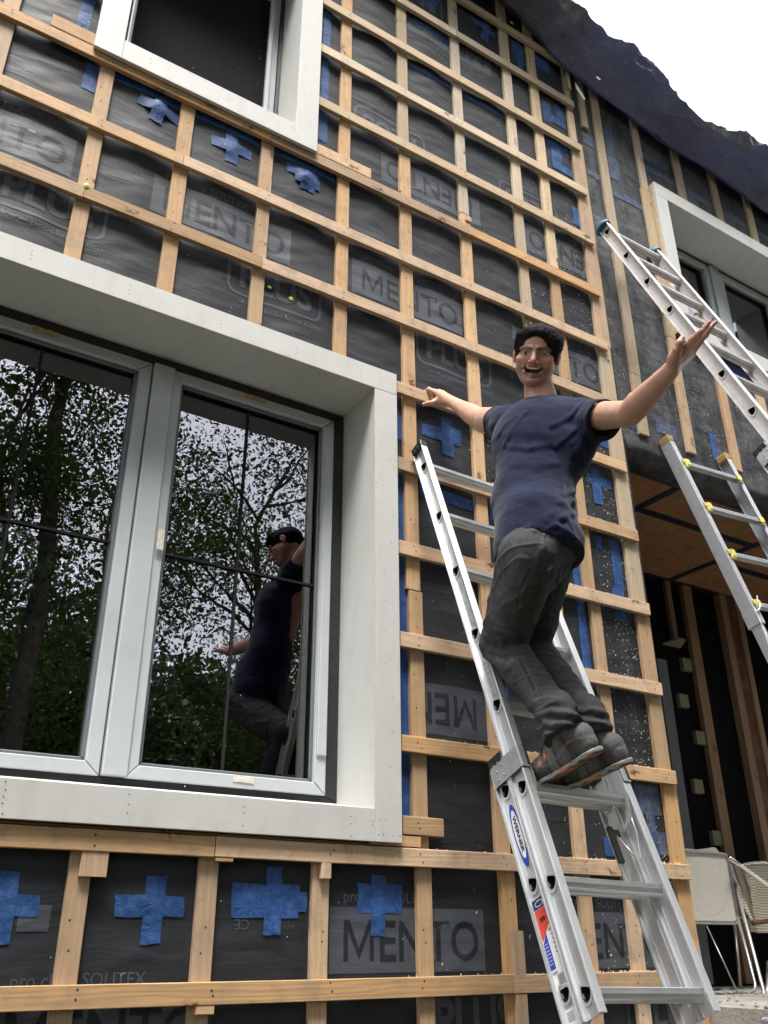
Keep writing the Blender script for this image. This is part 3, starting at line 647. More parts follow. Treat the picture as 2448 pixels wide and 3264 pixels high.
def logo_layers():
    """local layout, origin at the lower left of the MENTO block, upright"""
    L1 = bmesh.new(); sheet(L1, [(0, 0), (.655, 0), (.655, .205), (0, .205)])
    put_text(L1, 'pro clima SOLITEX', .052, .221, .385, .036, 0, bold=.008)
    o_ = rrect(.365, .825, -.265, -.035, .05); i_ = rrect(.378, .812, -.252, -.048, .04)
    vo_ = [L1.verts.new((x, 0, z)) for x, z in o_]; vi_ = [L1.verts.new((x, 0, z)) for x, z in i_]
    for k in range(len(vo_)): L1.faces.new((vo_[k], vo_[(k+1) % len(vo_)], vi_[(k+1) % len(vi_)], vi_[k]))
    put_text(L1, 'PLUS', .425, -.215, .35, .135, 0, bold=.03); put_text(L1, 'www.proclima.com', .425, -.307, .40, .028, 0, bold=.008)
    L2 = bmesh.new(); put_text(L2, 'ENTO', .196, .037, .430, .128, 0, bold=.012)
    x, z, w, h, t_ = .054, .037, .118, .128, .017
    for tri in (((0, 0), (0, h), (t_, 0)), ((t_, 0), (0, h), (t_, h*.74)), ((t_, h*.74), (0, h), (t_*1.25, h)), ((t_, h*.74), (t_*1.25, h), (w/2, h*.30)), ((t_, h*.74), (w/2, h*.30), (w/2, .04*h)),
                ((w, 0), (w, h), (w-t_, 0)), ((w-t_, 0), (w, h), (w-t_, h*.74)), ((w-t_, h*.74), (w, h), (w-t_*1.25, h)), ((w-t_, h*.74), (w-t_*1.25, h), (w/2, h*.30)), ((w-t_, h*.74), (w/2, h*.30), (w/2, .04*h))):
        sheet(L2, [(x+a, z+b) for a, b in tri])
    return L1, L2
def as_mesh(bm): me = bpy.data.meshes.new('t'); bm.to_mesh(me); bm.free(); return me
_l1, _l2 = logo_layers(); LM1, LM2 = as_mesh(_l1), as_mesh(_l2)
def logo(x0, z0, inv=False, clip=None, hide=False):
    out = bmesh.new()
    for me, off, mi in ((LM1, .0011, 0), (LM2, .0019, 1)):
        b = bmesh.new(); b.from_mesh(me)
        for v in b.verts:
            if inv: v.co = Vector((x0+.655-v.co.x, 0, z0+.205-v.co.z))
            else: v.co = Vector((x0+v.co.x, 0, z0+v.co.z))
        if clip:
            for k, (lo, hi) in ((0, clip[:2]), (2, clip[2:])):
                for c_, s_ in ((lo, -1), (hi, 1)):
                    co = [0, 0, 0]; no = [0, 0, 0]; co[k] = c_; no[k] = s_
                    bmesh.ops.bisect_plane(b, geom=b.verts[:]+b.edges[:]+b.faces[:], plane_co=co, plane_no=no, clear_outer=True)
        if not b.verts: b.free(); continue
        drape(b, off)
        for f in b.faces: f.material_index = mi
        t_ = as_mesh(b); out.from_mesh(t_); bpy.data.meshes.remove(t_)
    return flatpart('printed_logo', out, [PRG, PRB])
for x in (-.31, .675, 1.661): logo(x, 2.800)
logo(2.652, 2.800, clip=(2.6, 3.41, 2.4, 3.1))
for x in (1.828, ): logo(x, 3.615, True)
logo(2.813, 3.615, True, clip=(2.4, 3.41, 3.5, 4.2)); logo(1.68, .757, True, clip=(1.79, 2.6, .5, 1.3)); logo(1.612, -.078); logo(.555, -.318); logo(2.60, -.078, clip=(2.5, 3.41, -.5, .4)); logo(-.43, -.318)
logo(2.0, 4.95, True)
b2 = bmesh.new(); sheet(b2, [(.60, .045), (.69, .045), (.69, .115), (.60, .115)]); drape(b2, .0011); flatpart('printed_mark', b2, [PRG])
# small upside-down mark with the CE sign, and the rotated strip by the corner
def mark(items, x, z, ang):
    bm = bmesh.new()
    for s, px, pz, w_, h_ in items:
        if s == '#': sheet(bm, [(px, pz), (px+w_, pz), (px+w_, pz+h_), (px, pz+h_)], 0)
        elif s == 'O':
            a = rrect(px, px+w_, pz, pz+h_, .012); b = rrect(px+.003, px+w_-.003, pz+.003, pz+h_-.003, .010); va = [bm.verts.new((q[0], 0, q[1])) for q in a]; vb_ = [bm.verts.new((q[0], 0, q[1])) for q in b]
            for k in range(len(va)): bm.faces.new((va[k], va[(k+1) % len(va)], vb_[(k+1) % len(vb_)], vb_[k]))
        else: put_text(bm, s, px, pz, w_, h_, 0)
    c_, s_ = math.cos(ang), math.sin(ang)
    for v in bm.verts: v.co = Vector((x+v.co.x*c_-v.co.z*s_, 0, z+v.co.x*s_+v.co.z*c_))
    drape(bm, .0012); flatpart('printed_mark', bm, [PRG])
mark([('MENTO', 0, 0, .085, .022)], 1.475, .078, math.pi); mark([('CE', 0, -.005, .05, .03)], 1.315, .078, math.pi)
PL = [('MENTO', 0, .05, .115, .030), ('PLUS', .02, .012, .085, .026), ('O', .008, .003, .115, .042)]
mark(PL, 2.215, 2.165, 0)
mark([('|', 0, 0, .002, .03), ('mechanisch befestigen und verkleben', .03, -.03, .26, .007), ('attach mechanically and tape joints', .03, -.045, .26, .007), ('max. overlap 10 cm, printed side out', .03, -.060, .24, .007), ('|', .0, -.05, .002, .04)], 2.08, 2.06, 0)
for zz in (.80, 1.28, 1.95):
    mark([('SOLITEX', 0, .052, .10, .016), ('MENTO', 0, .03, .09, .018), ('PLUS', .0, .006, .07, .018), ('O', -.006, 0, .085, .03)], 3.245, zz-.12, math.pi/2)
for zz in (.42, .85, 1.25, 1.75):
    mark([('diffusion open wall membrane fix with staples', 0, .0, .27, .006), ('observe installation guide printed side outwards', 0, -.012, .27, .006), ('keep dry store flat protect from long exposure', 0, -.024, .27, .006), ('tape all joints and penetrations before cladding', 0, -.036, .25, .006)], 3.185, zz, math.pi/2)
bm = bmesh.new()
for k in range(14):
    z = .35+k*.115; sheet(bm, [(3.10, z), (3.10+(.05 if k % 2 else .025), z), (3.10+(.05 if k % 2 else .025), z+.003), (3.10, z+.003)])
sheet(bm, [(3.098, .33), (3.100, .33), (3.100, 1.87), (3.098, 1.87)]); sheet(bm, [(4.12, 2.62), (4.122, 2.62), (4.122, 3.45), (4.12, 3.45)])
for k in range(6): sheet(bm, [(4.12, 2.7+k*.13), (4.16, 2.7+k*.13), (4.16, 2.703+k*.13), (4.12, 2.703+k*.13)])
drape(bm, .0012); flatpart('printed_scale', bm, [PRG])
# sprayed specks of foam, thick towards the corner
bm = bmesh.new()
def speck(x, z, s, y=None, mi=0):
    y = YM-float(hgt(x, z))-.001 if y is None else y
    a = random.random()*6.28; st = random.uniform(1, 2.6)
    v = [bm.verts.new((x+s*st*math.cos(a)*math.cos(k*1.571)-s*math.sin(a)*math.sin(k*1.571), y-(.0008 if k % 2 else 0), z+s*st*math.sin(a)*math.cos(k*1.571)+s*math.cos(a)*math.sin(k*1.571))) for k in range(4)]
    t_ = bm.verts.new((x, y-s*.9, z))
    for k in range(4): f = bm.faces.new((v[k], v[(k+1) % 4], t_)); f.material_index = mi
cnt = 0
while cnt < 3400:
    x = random.uniform(1.95, 3.41); z = random.uniform(-.1, 5.2)
    dens = max(0, (x-2.3)/1.1)**2.2*.95+.02
    if z > 3.2: dens *= max(.08, 1-(z-3.2)/1.6)
    cl = vnoise(np.array([[x*2, 0, z*1.5]]), 3, 7)[0]*.5+.6
    if random.random() < dens*cl: speck(x, z, random.choice((.0012, .0016, .0016, .0022, .003))); cnt += 1
for k in range(1500):
    x = random.uniform(3.43, 5.9); z = random.choice((random.uniform(2.56, 3.2), random.uniform(2.6, 5.1)))
    if any(h[0]-.13 < x < h[1]+.13 and h[2]-.13 < z < h[3]+.13 for h in HOLES): continue
    speck(x, z, random.choice((.0015, .002, .003)))
for k in range(160): speck(random.uniform(0, 2.3), random.uniform(-.1, 5), random.choice((.0012, .002)))
o = bm_obj('foam_specks', bm, simple('foam_speck', (.50, .47, .38), .8)); o['kind'] = 'stuff'; hpart(o)
# sawdust lying on the batten tops by the corner
bm = bmesh.new()
for k in range(420):
    zz = random.choice(HB[1:8]); x = random.uniform(1.9, 3.38) if random.random() < .3 else random.uniform(2.7, 3.38)
    speck(x, zz+.033, random.uniform(.002, .004), random.uniform(2.874, 2.90))
o = bm_obj('sawdust', bm, simple('sawdust_crumbs', (.50, .38, .22), .9)); o['kind'] = 'stuff'; hpart(o)
# ---------------------------------------------------------------- porch: ceiling, back wall, studs, slab
for i, (x0, x1, y0, y1) in enumerate([(3.43, 4.03, 3.07, 3.75), (4.04, 5.155, 3.07, 3.41), (4.04, 5.155, 3.42, 4.2), (5.165, 8, 3.07, 3.73), (5.165, 8, 3.74, 4.2), (3.43, 8, 2.94, 3.06), (3.43, 4.03, 3.76, 4.2)]):
    bm = bmesh.new(); add_box(bm, (x0, y0, 2.478+.0006*i), (x1, y1, 2.492)); hpart(bm_obj('ceiling_board', bm, OSB))
seam = simple('navy_seam_tape', (.010, .014, .030), .45, var=.3)
def cbox(name, lo, hi, mat): bm = bmesh.new(); add_box(bm, lo, hi, 0, .001); return hpart(bm_obj(name, bm, mat))
for (x0, x1, y0, y1) in [(3.43, 8, 3.035, 3.095), (4.005, 4.065, 3.097, 3.75), (4.067, 5.13, 3.385, 3.445), (5.13, 5.19, 3.097, 4.19), (5.192, 8, 3.705, 3.765), (3.43, 5.128, 4.14, 4.195), (5.192, 8, 4.14, 4.195)]:
    cbox('seam_tape', (x0, y0, 2.4745), (x1, y1, 2.4775), seam)
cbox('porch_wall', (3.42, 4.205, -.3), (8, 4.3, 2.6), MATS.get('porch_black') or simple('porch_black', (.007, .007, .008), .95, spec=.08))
cbox('porch_wall', (8.0, 2.92, -1.5), (8.1, 4.3, 5.7), GASK)
for (x0, x1, z0, z1, m_, y0) in [(5.124, 5.176, 2.00, 2.474, STUD, 4.165), (5.305, 5.40, -.215, 2.474, STUD, 4.16), (5.70, 5.775, -.215, 2.474, STUD, 4.14), (5.777, 5.90, -.215, 2.474, WOODG, 4.17), (5.903, 5.96, -.215, 2.474, STUD, 4.15), (6.45, 6.54, -.215, 2.474, STUD, 4.16), (6.9, 6.99, -.215, 2.474, STUD, 4.16), (4.62, 4.70, -.215, 2.474, STUD, 4.17)]:
    bm = bmesh.new(); L_ = z1-z0; add_box(bm, (-L_/2, y0-4.17, -(x1-x0)/2), (L_/2, 4.2-4.17, (x1-x0)/2), 0, .002)
    dm = wood_mat('red_brown_post', (.16, .065, .035), (.10, .04, .02)) if m_ is WOODG and 'red_brown_post' not in MATS else m_
    o = bm_obj('wall_stud', bm, MATS['red_brown_post'] if m_ is WOODG else m_); o.location = ((x0+x1)/2, 4.17, (z0+z1)/2); o.rotation_euler = (0, -math.pi/2, 0); hpart(o)
for x, z in ((5.235, 1.84), (5.14, 1.563), (5.255, 1.315), (5.155, .978), (5.265, .65), (5.62, .30)):
    cbox('spacer_block', (x-.046, 4.17, z-.046), (x+.046, 4.203, z+.046), MATS.get('pale_spacer') or simple('pale_spacer', (.20, .18, .12), .7, var=.15))
cbox('trim_board', (4.89, 4.15, -.21), (4.99, 4.175, 1.83), MATS.get('grey_trim') or simple('grey_trim', (.11, .125, .135), .6, var=.1))
bm = bmesh.new(); add_poly_prism(bm, [(5.03, 4.20, 1.965), (5.22, 4.20, 1.965), (5.17, 4.10, 1.99), (5.10, 4.10, 1.99)], (0, 0, .012)); hpart(bm_obj('shelf_bracket', bm, MATS['pale_spacer']))
t = NT('concrete'); co = t.obj(); b = t.ramp(t.noise(co, 5, 8, rough=.7), [(.3, (.20, .18, .155)), (.55, (.34, .31, .27)), (.8, (.42, .39, .34))]); b = t.mix(t.ramp(t.noise(co, 60, 5, rough=.8), [(.5, 0), (.7, .6)]), b, (.12, .10, .085)); t.set(base=b, rough=.9); t.bump(t.noise(co, 40, 8, rough=.75), .8, .01); CONC = t.m
o = cbox('porch_slab', (3.43, 2.55, -1.5), (8.0, 4.205, -.226), CONC)
# ================================================================ ROOF TARP
def tarp():
    lox = [-1.3, 1.6, 2.3, 2.9, 3.27, 3.5, 3.9, 4.2, 4.7, 5.3, 6.2, 8.4]; loz = [5.95, 5.86, 5.80, 5.66, 5.42, 5.37, 5.32, 5.24, 5.26, 5.18, 5.12, 5.0]
    hix = [-1.3, 1.6, 2.4, 3.03, 3.24, 3.46, 3.60, 3.74, 3.92, 4.08, 4.38, 4.52, 4.70, 4.90, 5.07, 5.13, 5.3, 5.7, 6.4, 8.4]
    hiz = [5.95, 5.84, 5.72, 5.62, 5.655, 5.57, 5.60, 5.636, 5.54, 5.43, 5.32, 5.35, 5.41, 5.465, 5.478, 5.41, 5.36, 5.40, 5.3, 5.3]
    nu, nv = 600, 74
    P = np.zeros((nu+1, nv+1, 3))
    for i in range(nu+1):
        x = -1.3+9.6*i/nu; zl = np.interp(x, lox, loz); zh = np.interp(x, hix, hiz)
        prof = [(2.905, zl+.10), (2.875, zl+.03), (2.850, zl-.015), (2.835, zl), (2.80, zl*.8+zh*.2), (2.72, zl*.5+zh*.5-.01), (2.64, zl*.15+zh*.85-.005), (2.600, zh), (2.605, zh+.006), (2.67, zh+.03), (2.85, zh+.08), (3.3, zh+.20), (4.4, zh+.55)]
        pr = np.array(prof); s = np.concatenate([[0], np.cumsum(np.linalg.norm(np.diff(pr, axis=0), axis=1))]); s[-2:] = s[-3]+np.array([.12, .25]); s /= s[-1]
        t = np.linspace(0, 1, nv+1); P[i, :, 0] = x; P[i, :, 1] = np.interp(t, s, pr[:, 0]); P[i, :, 2] = np.interp(t, s, pr[:, 1])
    t = np.linspace(0, 1, nv+1)[None, :]
    Q = np.stack([P[..., 0]*.9+P[..., 2]*.9, P[..., 1]*1.4, P[..., 2]*1.6-P[..., 0]*.5], -1)
    fold = (1-np.abs(vnoise(Q, 2.6, 21)))**2*.034-.014; fold2 = (1-np.abs(vnoise(Q*1.0, 7.5, 22)))**4*.020; fine = (1-np.abs(vnoise(P*V3(1, 1, 1.0), 17, 23)))**4*.012
    lng = (1-np.abs(vnoise(np.stack([P[..., 0]*.35+P[..., 2]*.5, P[..., 1]*5, P[..., 2]*5], -1), 2.1, 24)))**4*.03
    edge = np.exp(-((t-.44)/.08)**2)
    damp = np.clip((t-.06)/.1, 0, 1)
    d = (fold+fold2+fine*(.10+.22*edge)+lng)*damp
    P[..., 1] -= d*.8; P[..., 2] += np.where(t > .42, d*.26*np.clip((t-.40)/.05, 0, 1), -d*.15)
    bump = .05*edge*np.exp(-((P[..., 0]-5.0)/.12)**2); P[..., 2] += bump*.0
    k = np.arange(nu)[:, None]*(nv+1)+np.arange(nv)[None, :]; k = k.ravel()
    F = np.stack([k, k+1, k+nv+2, k+nv+1], 1)
    return P.reshape(-1, 3), F
t = NT('tarpaulin'); co = t.obj()
b = t.ramp(t.noise(co, 3, 6, rough=.6), [(.3, (.15, .165, .27)), (.6, (.19, .205, .33)), (.85, (.25, .265, .39))]); b = t.mix(t.ramp(t.noise(co, 55, 5, rough=.8), [(.62, 0), (.8, .5)]), b, (.16, .16, .19))
t.set(base=b, rough=.28, spec=.9); wv = t.noise(co, 190, 1); t.bump(t.math('ADD', t.noise(co, 9, 8, rough=.68, dist=1.5), t.math('MULTIPLY', wv, .04)), .9, .05); 
tl = t.n('BsdfTranslucent'); tl.inputs[0].default_value = (.15, .17, .32, 1); t.l(t.b.inputs['Normal'].links[0].from_socket, tl.inputs['Normal']); mx = t.n('MixShader', i_Fac=.30); t.l(t.b.outputs[0], mx.inputs[1]); t.l(tl.outputs[0], mx.inputs[2]); t.l(mx.outputs[0], t.t.nodes['Material Output'].inputs[0]); TARP = t.m
CREST_HL = simple('silver_tarp_reverse', (.20, .215, .27), .32, .25, var=.35, scale=18, bump=.8)  # crest highlight painted as silvery patches in the sheet colour
P, F = tarp(); cf = P[F].mean(1); tv = (np.arange(len(F)) % 74)/74
msk = ((tv > .385+.05*vnoise(cf, 6, 31)) & (tv < .80) & (vnoise(cf*V3(1.4, 1, 2), 2.0, 33) > .22)) | ((tv > .36) & (tv < .50) & (vnoise(cf*V3(1, 1, 1.5), 5, 34) > .62))
o = ob('tarpaulin', np_mesh('tarpaulin', P, F, [TARP, CREST_HL], midx=msk.astype(int)))
o['label'] = 'dark blue crinkled tarpaulin hanging over the roof edge above the upper wall'; o['category'] = 'tarpaulin'
bm = bmesh.new()
g = at(1288.5, 174, 2.70)
for a0 in range(16):
    a = a0*math.tau/16; b_ = (a0+1)*math.tau/16
    q = []
    for an, r in ((a, .016), (b_, .016), (b_, .009), (a, .009)): q.append(bm.verts.new(Vector(g)+Vector((math.cos(an)*r, -.02+math.sin(an)*r*.25, math.sin(an)*r))))
    bm.faces.new(q)
r_ = bmesh.ops.extrude_face_region(bm, geom=bm.faces[:]); bmesh.ops.translate(bm, verts=[v for v in r_['geom'] if isinstance(v, bmesh.types.BMVert)], vec=(0, .003, 0))
e = bm_obj('grommet', bm, simple('grommet_metal', (.62, .63, .65), .4, .6)); e.parent = o
# roof deck under the tarpaulin and the pale drip edge poking out beside it
bm = bmesh.new(); add_poly_prism(bm, [(-1.2, 2.98, 6.05), (-1.2, 5.2, 7.4), (-1.2, 5.2, 7.3), (-1.2, 2.98, 5.95)], (4.6, 0, 0)); hpart(bm_obj('roof_deck', bm, STUD))
bm = bmesh.new(); add_poly_prism(bm, [(3.42, 2.95, 5.18), (3.42, 5.2, 5.9), (3.42, 5.2, 5.8), (3.42, 2.95, 5.10)], (4.6, 0, 0)); hpart(bm_obj('roof_deck', bm, STUD))
bm = bmesh.new(); p = [at(1245, 190, 2.80), at(1243, 178, 2.80), at(1264, 213, 2.80), at(1262, 216, 2.80)]
add_poly_prism(bm, p[:2]+p[2:], (0, .006, 0)); hpart(bm_obj('flashing_scrap', bm, simple('pale_flashing', (.42, .43, .46), .4)))
# ================================================================ LADDERS
def D_outline(r=.0185, n=10, s=1.0, slant=0, ribs=0):
    """D shape, flat side up; returns (y, z)"""
    p = [(-r, .013), (-r*.55, .0145), (0, .0148), (r*.55, .0145), (r, .013)]
    for i in range(n+1):
        a = -math.pi*i/n; rr = 1+(ribs if i % 2 else 0)
        p.append((r*1.0*math.cos(a)*rr, .007+.031*math.sin(a)*rr))
    c, q = math.cos(slant), math.sin(slant)
    return [((y*c-z*q)*s, (y*q+z*c)*s) for y, z in p]
def frame_matrix(P0, slant, ux):
    u = Vector((ux, -math.sin(slant), -math.cos(slant))).normalized(); w_ = Vector((1, 0, 0)); w_ = (w_-u*w_.dot(u)).normalized(); n = (-u).cross(w_)
    M_ = Matrix.Identity(4)
    for i in range(3): M_[i][0] = w_[i]; M_[i][1] = n[i]; M_[i][2] = -u[i]; M_[i][3] = P0[i]
    return M_
def child(o, par): o.parent = par; return o
def rail_mesh(z0, z1, holes, slant, dep=.037, fl=.0145, mats=None):
    bm = bmesh.new()
    # two flanges with rounded lips
    for s in (-1, 1):
        y0, y1 = (dep-.003, dep) if s > 0 else (-dep, -dep+.003)
        add_box(bm, (-fl, y0, z0), (fl, y1, z1), 0, .0008)
        ya, yb = (dep-.0075, dep-.003) if s > 0 else (-dep+.003, -dep+.0075)
        for sx in (-1, 1): add_box(bm, (sx*fl-(.002 if sx > 0 else 0), ya, z0), (sx*fl+(.002 if sx < 0 else 0), yb, z1), 0)
        add_box(bm, (-.0032, s*.0185-.0014, z0), (.0032, s*.0185+.0014, z1), 0)
    for x in (-.0015, .0015):
        es = []
        def loop(pts):
            v = [bm.verts.new((x, y, z)) for y, z in pts]
            for a, b in zip(v, v[1:]+v[:1]): es.append(bm.edges.new((a, b)))
        loop([(-dep+.003, z0), (dep-.003, z0), (dep-.003, z1), (-dep+.003, z1)])
        for hz in holes: loop([(y, z+hz) for y, z in D_outline(slant=slant)])
        r = bmesh.ops.triangle_fill(bm, edges=es, use_beauty=True)
    return bm
def rung_mesh(W, slant):
    bm = bmesh.new(); o_ = D_outline(r=.019, n=14, slant=slant, s=1.02, ribs=.05); n = len(o_)
    a = [bm.verts.new((.001, y, z)) for y, z in o_]; b = [bm.verts.new((W-.001, y, z)) for y, z in o_]
    for i in range(n): bm.faces.new((a[i], a[(i+1) % n], b[(i+1) % n], b[i]))
    # swaged collars at both rails
    for x0, x1 in ((-.0055, -.0015), (.0015, .006), (W+.0015, W+.0055), (W-.006, W-.0015)):
        k1 = D_outline(slant=slant, s=1.38); k0 = D_outline(slant=slant, s=1.0); m = len(k1)
        rr = [[bm.verts.new((x, y, z)) for y, z in kk] for x, kk in ((x0, k1), (x1, k1), (x0, k0), (x1, k0))]
        for i in range(m):
            j = (i+1) % m
            for q in ((rr[0][i], rr[0][j], rr[1][j], rr[1][i]), (rr[2][i], rr[2][j], rr[0][j], rr[0][i]), (rr[1][i], rr[1][j], rr[3][j], rr[3][i])): bm.faces.new(q)
    # hollow ends: the tube's shade painted black on inner wall and end face
    k0 = D_outline(slant=slant, s=.99); m = len(k0)
    for xa, xb in ((-.005, .045), (W+.005, W-.045)):
        ra = [bm.verts.new((xa, y, z)) for y, z in k0]; rb = [bm.verts.new((xb, y, z)) for y, z in k0]
        for i in range(m): f = bm.faces.new((ra[i], ra[(i+1) % m], rb[(i+1) % m], rb[i])); f.material_index = 1
        f = bm.faces.new(rb); f.material_index = 1
    bm.normal_update(); return bm
def flat_on_web(bm, pts, mi=0, x=-.0022, th=.0003):
    f = bm.faces.new([bm.verts.new((x, y, z)) for y, z in pts]); f.material_index = mi
def section(par, name, z0, z1, ks, W, slant, mat, off=(0, 0, 0), cap=True, dz=0):
    sec = child(empty(name, off), par)
    holes = [-.3048*k+dz for k in ks]
    me = None
    for x in (0, W):
        o = bm_obj('rail', rail_mesh(z0, z1, holes, slant), mat) if me is None else ob('rail', me); me = o.data; o.location = (x, 0, 0); child(o, sec)
    rm = None
    for hz in holes:
        o = bm_obj('rung', rung_mesh(W, slant), [mat, MATS['hollow']]) if rm is None else ob('rung', rm); rm = o.data; o.location = (0, 0, hz); child(o, sec)
        for f in rm.polygons: f.use_smooth = False
    if cap:
        cm = None
        for x in (0, W):
            if cm is None:
                bm = bmesh.new(); add_box(bm, (-.0165, -.039, z1-.035), (.0165, .039, z1+.004), 0, .003)
                for k in range(3): add_box(bm, (-.0185, -.034+.024*k, z1-.030), (-.0164, -.018+.024*k, z1-.006), 0)
                o = bm_obj('end_cap', bm, BLKP); cm = o.data
            else: o = ob('end_cap', cm)
            o.location = (x, 0, 0); child(o, sec)
    return sec
simple('hollow', (.012, .012, .012), .8)
def ext_ladder(P0, slant, ux, W, fly_top, fly_k, base_top, base_k, base_off, mat, label, mitts=False):
    root = empty('extension_ladder', (0, 0, 0)); root.matrix_world = frame_matrix(P0, slant, ux)
    root['label'] = label; root['category'] = 'ladder'; root['group'] = 'extension ladders leaning against the house'
    fly = section(root, 'fly_section', -.3048*fly_k[-1]-.06, fly_top, fly_k, W, slant, mat, cap=not mitts)
    zb = -.3048*base_k[-1]-.12
    base = section(root, 'base_section', zb, base_top, base_k, W, slant, mat, off=(0, base_off[0], 0), dz=base_off[1])
    # guide brackets at the top of the base section, one per rail, wrapping the fly rail
    bz = base_top-.045
    for x, sx in ((0, -1), (W, 1)):
        bm = bmesh.new()
        add_box(bm, (sx*.0165-.0015, -.118, bz-.055), (sx*.0165+.0015, .030, bz+.020), 0, .0006); add_box(bm, (-.0165, -.1215, bz-.055), (.0165, -.1185, bz+.020), 0, .0006)
        for yy, zz in ((-.03, 0), (-.03, -.035), (.0, -.01), (.0, -.04)):
            c_ = bmesh.ops.create_uvsphere(bm, u_segments=8, v_segments=5, radius=.0045, matrix=Matrix.Translation((sx*.0185, yy, bz+zz)))
        o = bm_obj('guide_bracket', bm, MATS.get('bracket_zinc') or simple('bracket_zinc', (.42, .43, .44), .5, .7, var=.15)); o.location = (x, 0, 0); child(o, base)
        bm = bmesh.new(); add_box(bm, (.006, -.1235, bz-.050), (.0185, -.090, bz+.024), 0, .002); o = bm_obj('bracket_pad', bm, BLKP); o.location = (x, 0, .002); child(o, base)
    # rung locks on the inner side of each fly rail, hooked over the base rung
    kz = -.3048*base_k[0]
    for x, sx in ((0, 1), (W, -1)):
        bm = bmesh.new(); xx = sx*.021
        pts = [(xx, .015, kz+.235), (xx, -.014, kz+.16), (xx, -.030, kz+.07), (xx, -.032, kz), (xx, -.012, kz-.065), (xx, .028, kz-.095), (xx, .052, kz-.085)]
        pts = [Vector(p) for p in pts]
        for a, b in zip(pts, pts[1:]):
            d = (b-a).normalized(); nn = Vector((0, d.z, -d.y))*.0075
            add_poly_prism(bm, [a+nn+Vector((-.0022, 0, 0)), b+nn+Vector((-.0022, 0, 0)), b-nn+Vector((-.0022, 0, 0)), a-nn+Vector((-.0022, 0, 0))], (.0044, 0, 0))
        o = bm_obj('rung_lock', bm, mat); o.location = (x, 0, 0); child(o, fly)
    bm = bmesh.new(); add_box(bm, (W-.075, .045, kz-.20), (W-.052, .062, kz-.075), 0, .004); add_box(bm, (W-.052, .045, kz-.11), (W-.028, .062, kz-.085), 0, .003)
    add_tube(bm, [(W-.05, .05, kz-.10), (W-.03, .03, kz-.17), (W-.018, .01, kz-.20), (W-.016, -.01, kz-.12), (W-.016, -.014, kz-.02)], .0022, 6, 1)
    o = bm_obj('lock_lever', bm, [BLKP, mat]); child(o, fly)
    # feet
    for x in (0, W):
        bm = bmesh.new(); add_box(bm, (-.025, -.05, zb-.02), (.025, .06, zb+.0), 0, .003); o = bm_obj('foot', bm, BLKP); o.location = (x, 0, 0); child(o, base)
    if mitts:
        for x in (0, W):
            bm = bmesh.new(); bmesh.ops.create_uvsphere(bm, u_segments=20, v_segments=12, radius=.055)
            for v in bm.verts:
                v.co.x *= .62; v.co.z *= .95
                if v.co.z < -.012: v.co.z = -.012-.3*(v.co.z+.012)*0; v.co.x *= 1.0; v.co.y *= 1.0
                v.co *= 1+.05*vnoise(np.array([[v.co.x, v.co.y, v.co.z]])*1.0, 40, 3)[0]
            o = bm_obj('rail_mitt', bm, MATS.get('teal_rubber') or simple('teal_rubber', (.012, .10, .155), .6, var=.3, scale=30, bump=.3), smooth=True); o.location = (x, .006, fly_top+.004); child(o, fly)
    return root, fly, base
L1, F1_, B1_ = ext_ladder((1.9649, 2.78, 1.8773), .3696, -.0279, .44, .135, range(0, 8), -.3048*4.52, range(5, 12), (.079, .028), ALU, 'shiny new aluminium extension ladder the man is standing on')
L2, F2_, B2_ = ext_ladder((3.3805, 2.78, 3.9267), .3977, -.0214, .4393, .060, range(0, 9), -.3048*6.62, range(7, 18), (.079, .028), ALUW, 'worn grey extension ladder with teal mitts on its top ends beside the right window', True)
# labels on the base rail: oval maker's badge, load sticker, barcode
def M1(n, c, r=.35, **k): return MATS.get(n) or simple(n, c, r, **k)
STW = M1('sticker_white', (.74, .74, .73)); STB = M1('sticker_blue', (.02, .045, .36)); STR = M1('sticker_red', (.60, .06, .035)); STN = M1('sticker_navy', (.015, .03, .10)); STK_ = M1('sticker_black', (.012, .012, .014))
def ell_pts(cy, cz, ry, rz, n=40): return [(cy+ry*math.cos(k*math.tau/n), cz+rz*math.sin(k*math.tau/n)) for k in range(n)]
def web_text(bm, s, cy, cz, w_, h_, mi, x, down=False, bold=0):
    me, a, b = text_mesh(s, 1, bold=bold); ys = [v.co.y for v in me.vertices]; lo, hi = min(ys), max(ys); b2 = bmesh.new(); b2.from_mesh(me); bpy.data.meshes.remove(me)
    for v in b2.verts:
        tx = ((v.co.x-a)/(b-a)-.5)*w_; ty = ((v.co.y-lo)/(hi-lo)-.5)*h_
        v.co = Vector((x, cy-ty, cz-tx)) if down else Vector((x, cy-tx, cz+ty))
    for f in b2.faces: f.material_index = mi
    t_ = as_mesh(b2); bm.from_mesh(t_); bpy.data.meshes.remove(t_)
def badge(par, cy, cz):
    bm = bmesh.new(); x = -.0035
    flat_on_web(bm, ell_pts(cy, cz, .0235, .105), 0, x); flat_on_web(bm, ell_pts(cy, cz, .0222, .1025), 1, x-.0003)
    flat_on_web(bm, ell_pts(cy, cz+.004, .0165, .078), 0, x-.0006); web_text(bm, 'WERNER', cy, cz+.004, .120, .0145, 2, x-.0009, True, .05)
    o = bm_obj('maker_badge', bm, [STW, STB, STK_]); child(o, par)
badge(B1_, .0, .028-.3048*5.50)
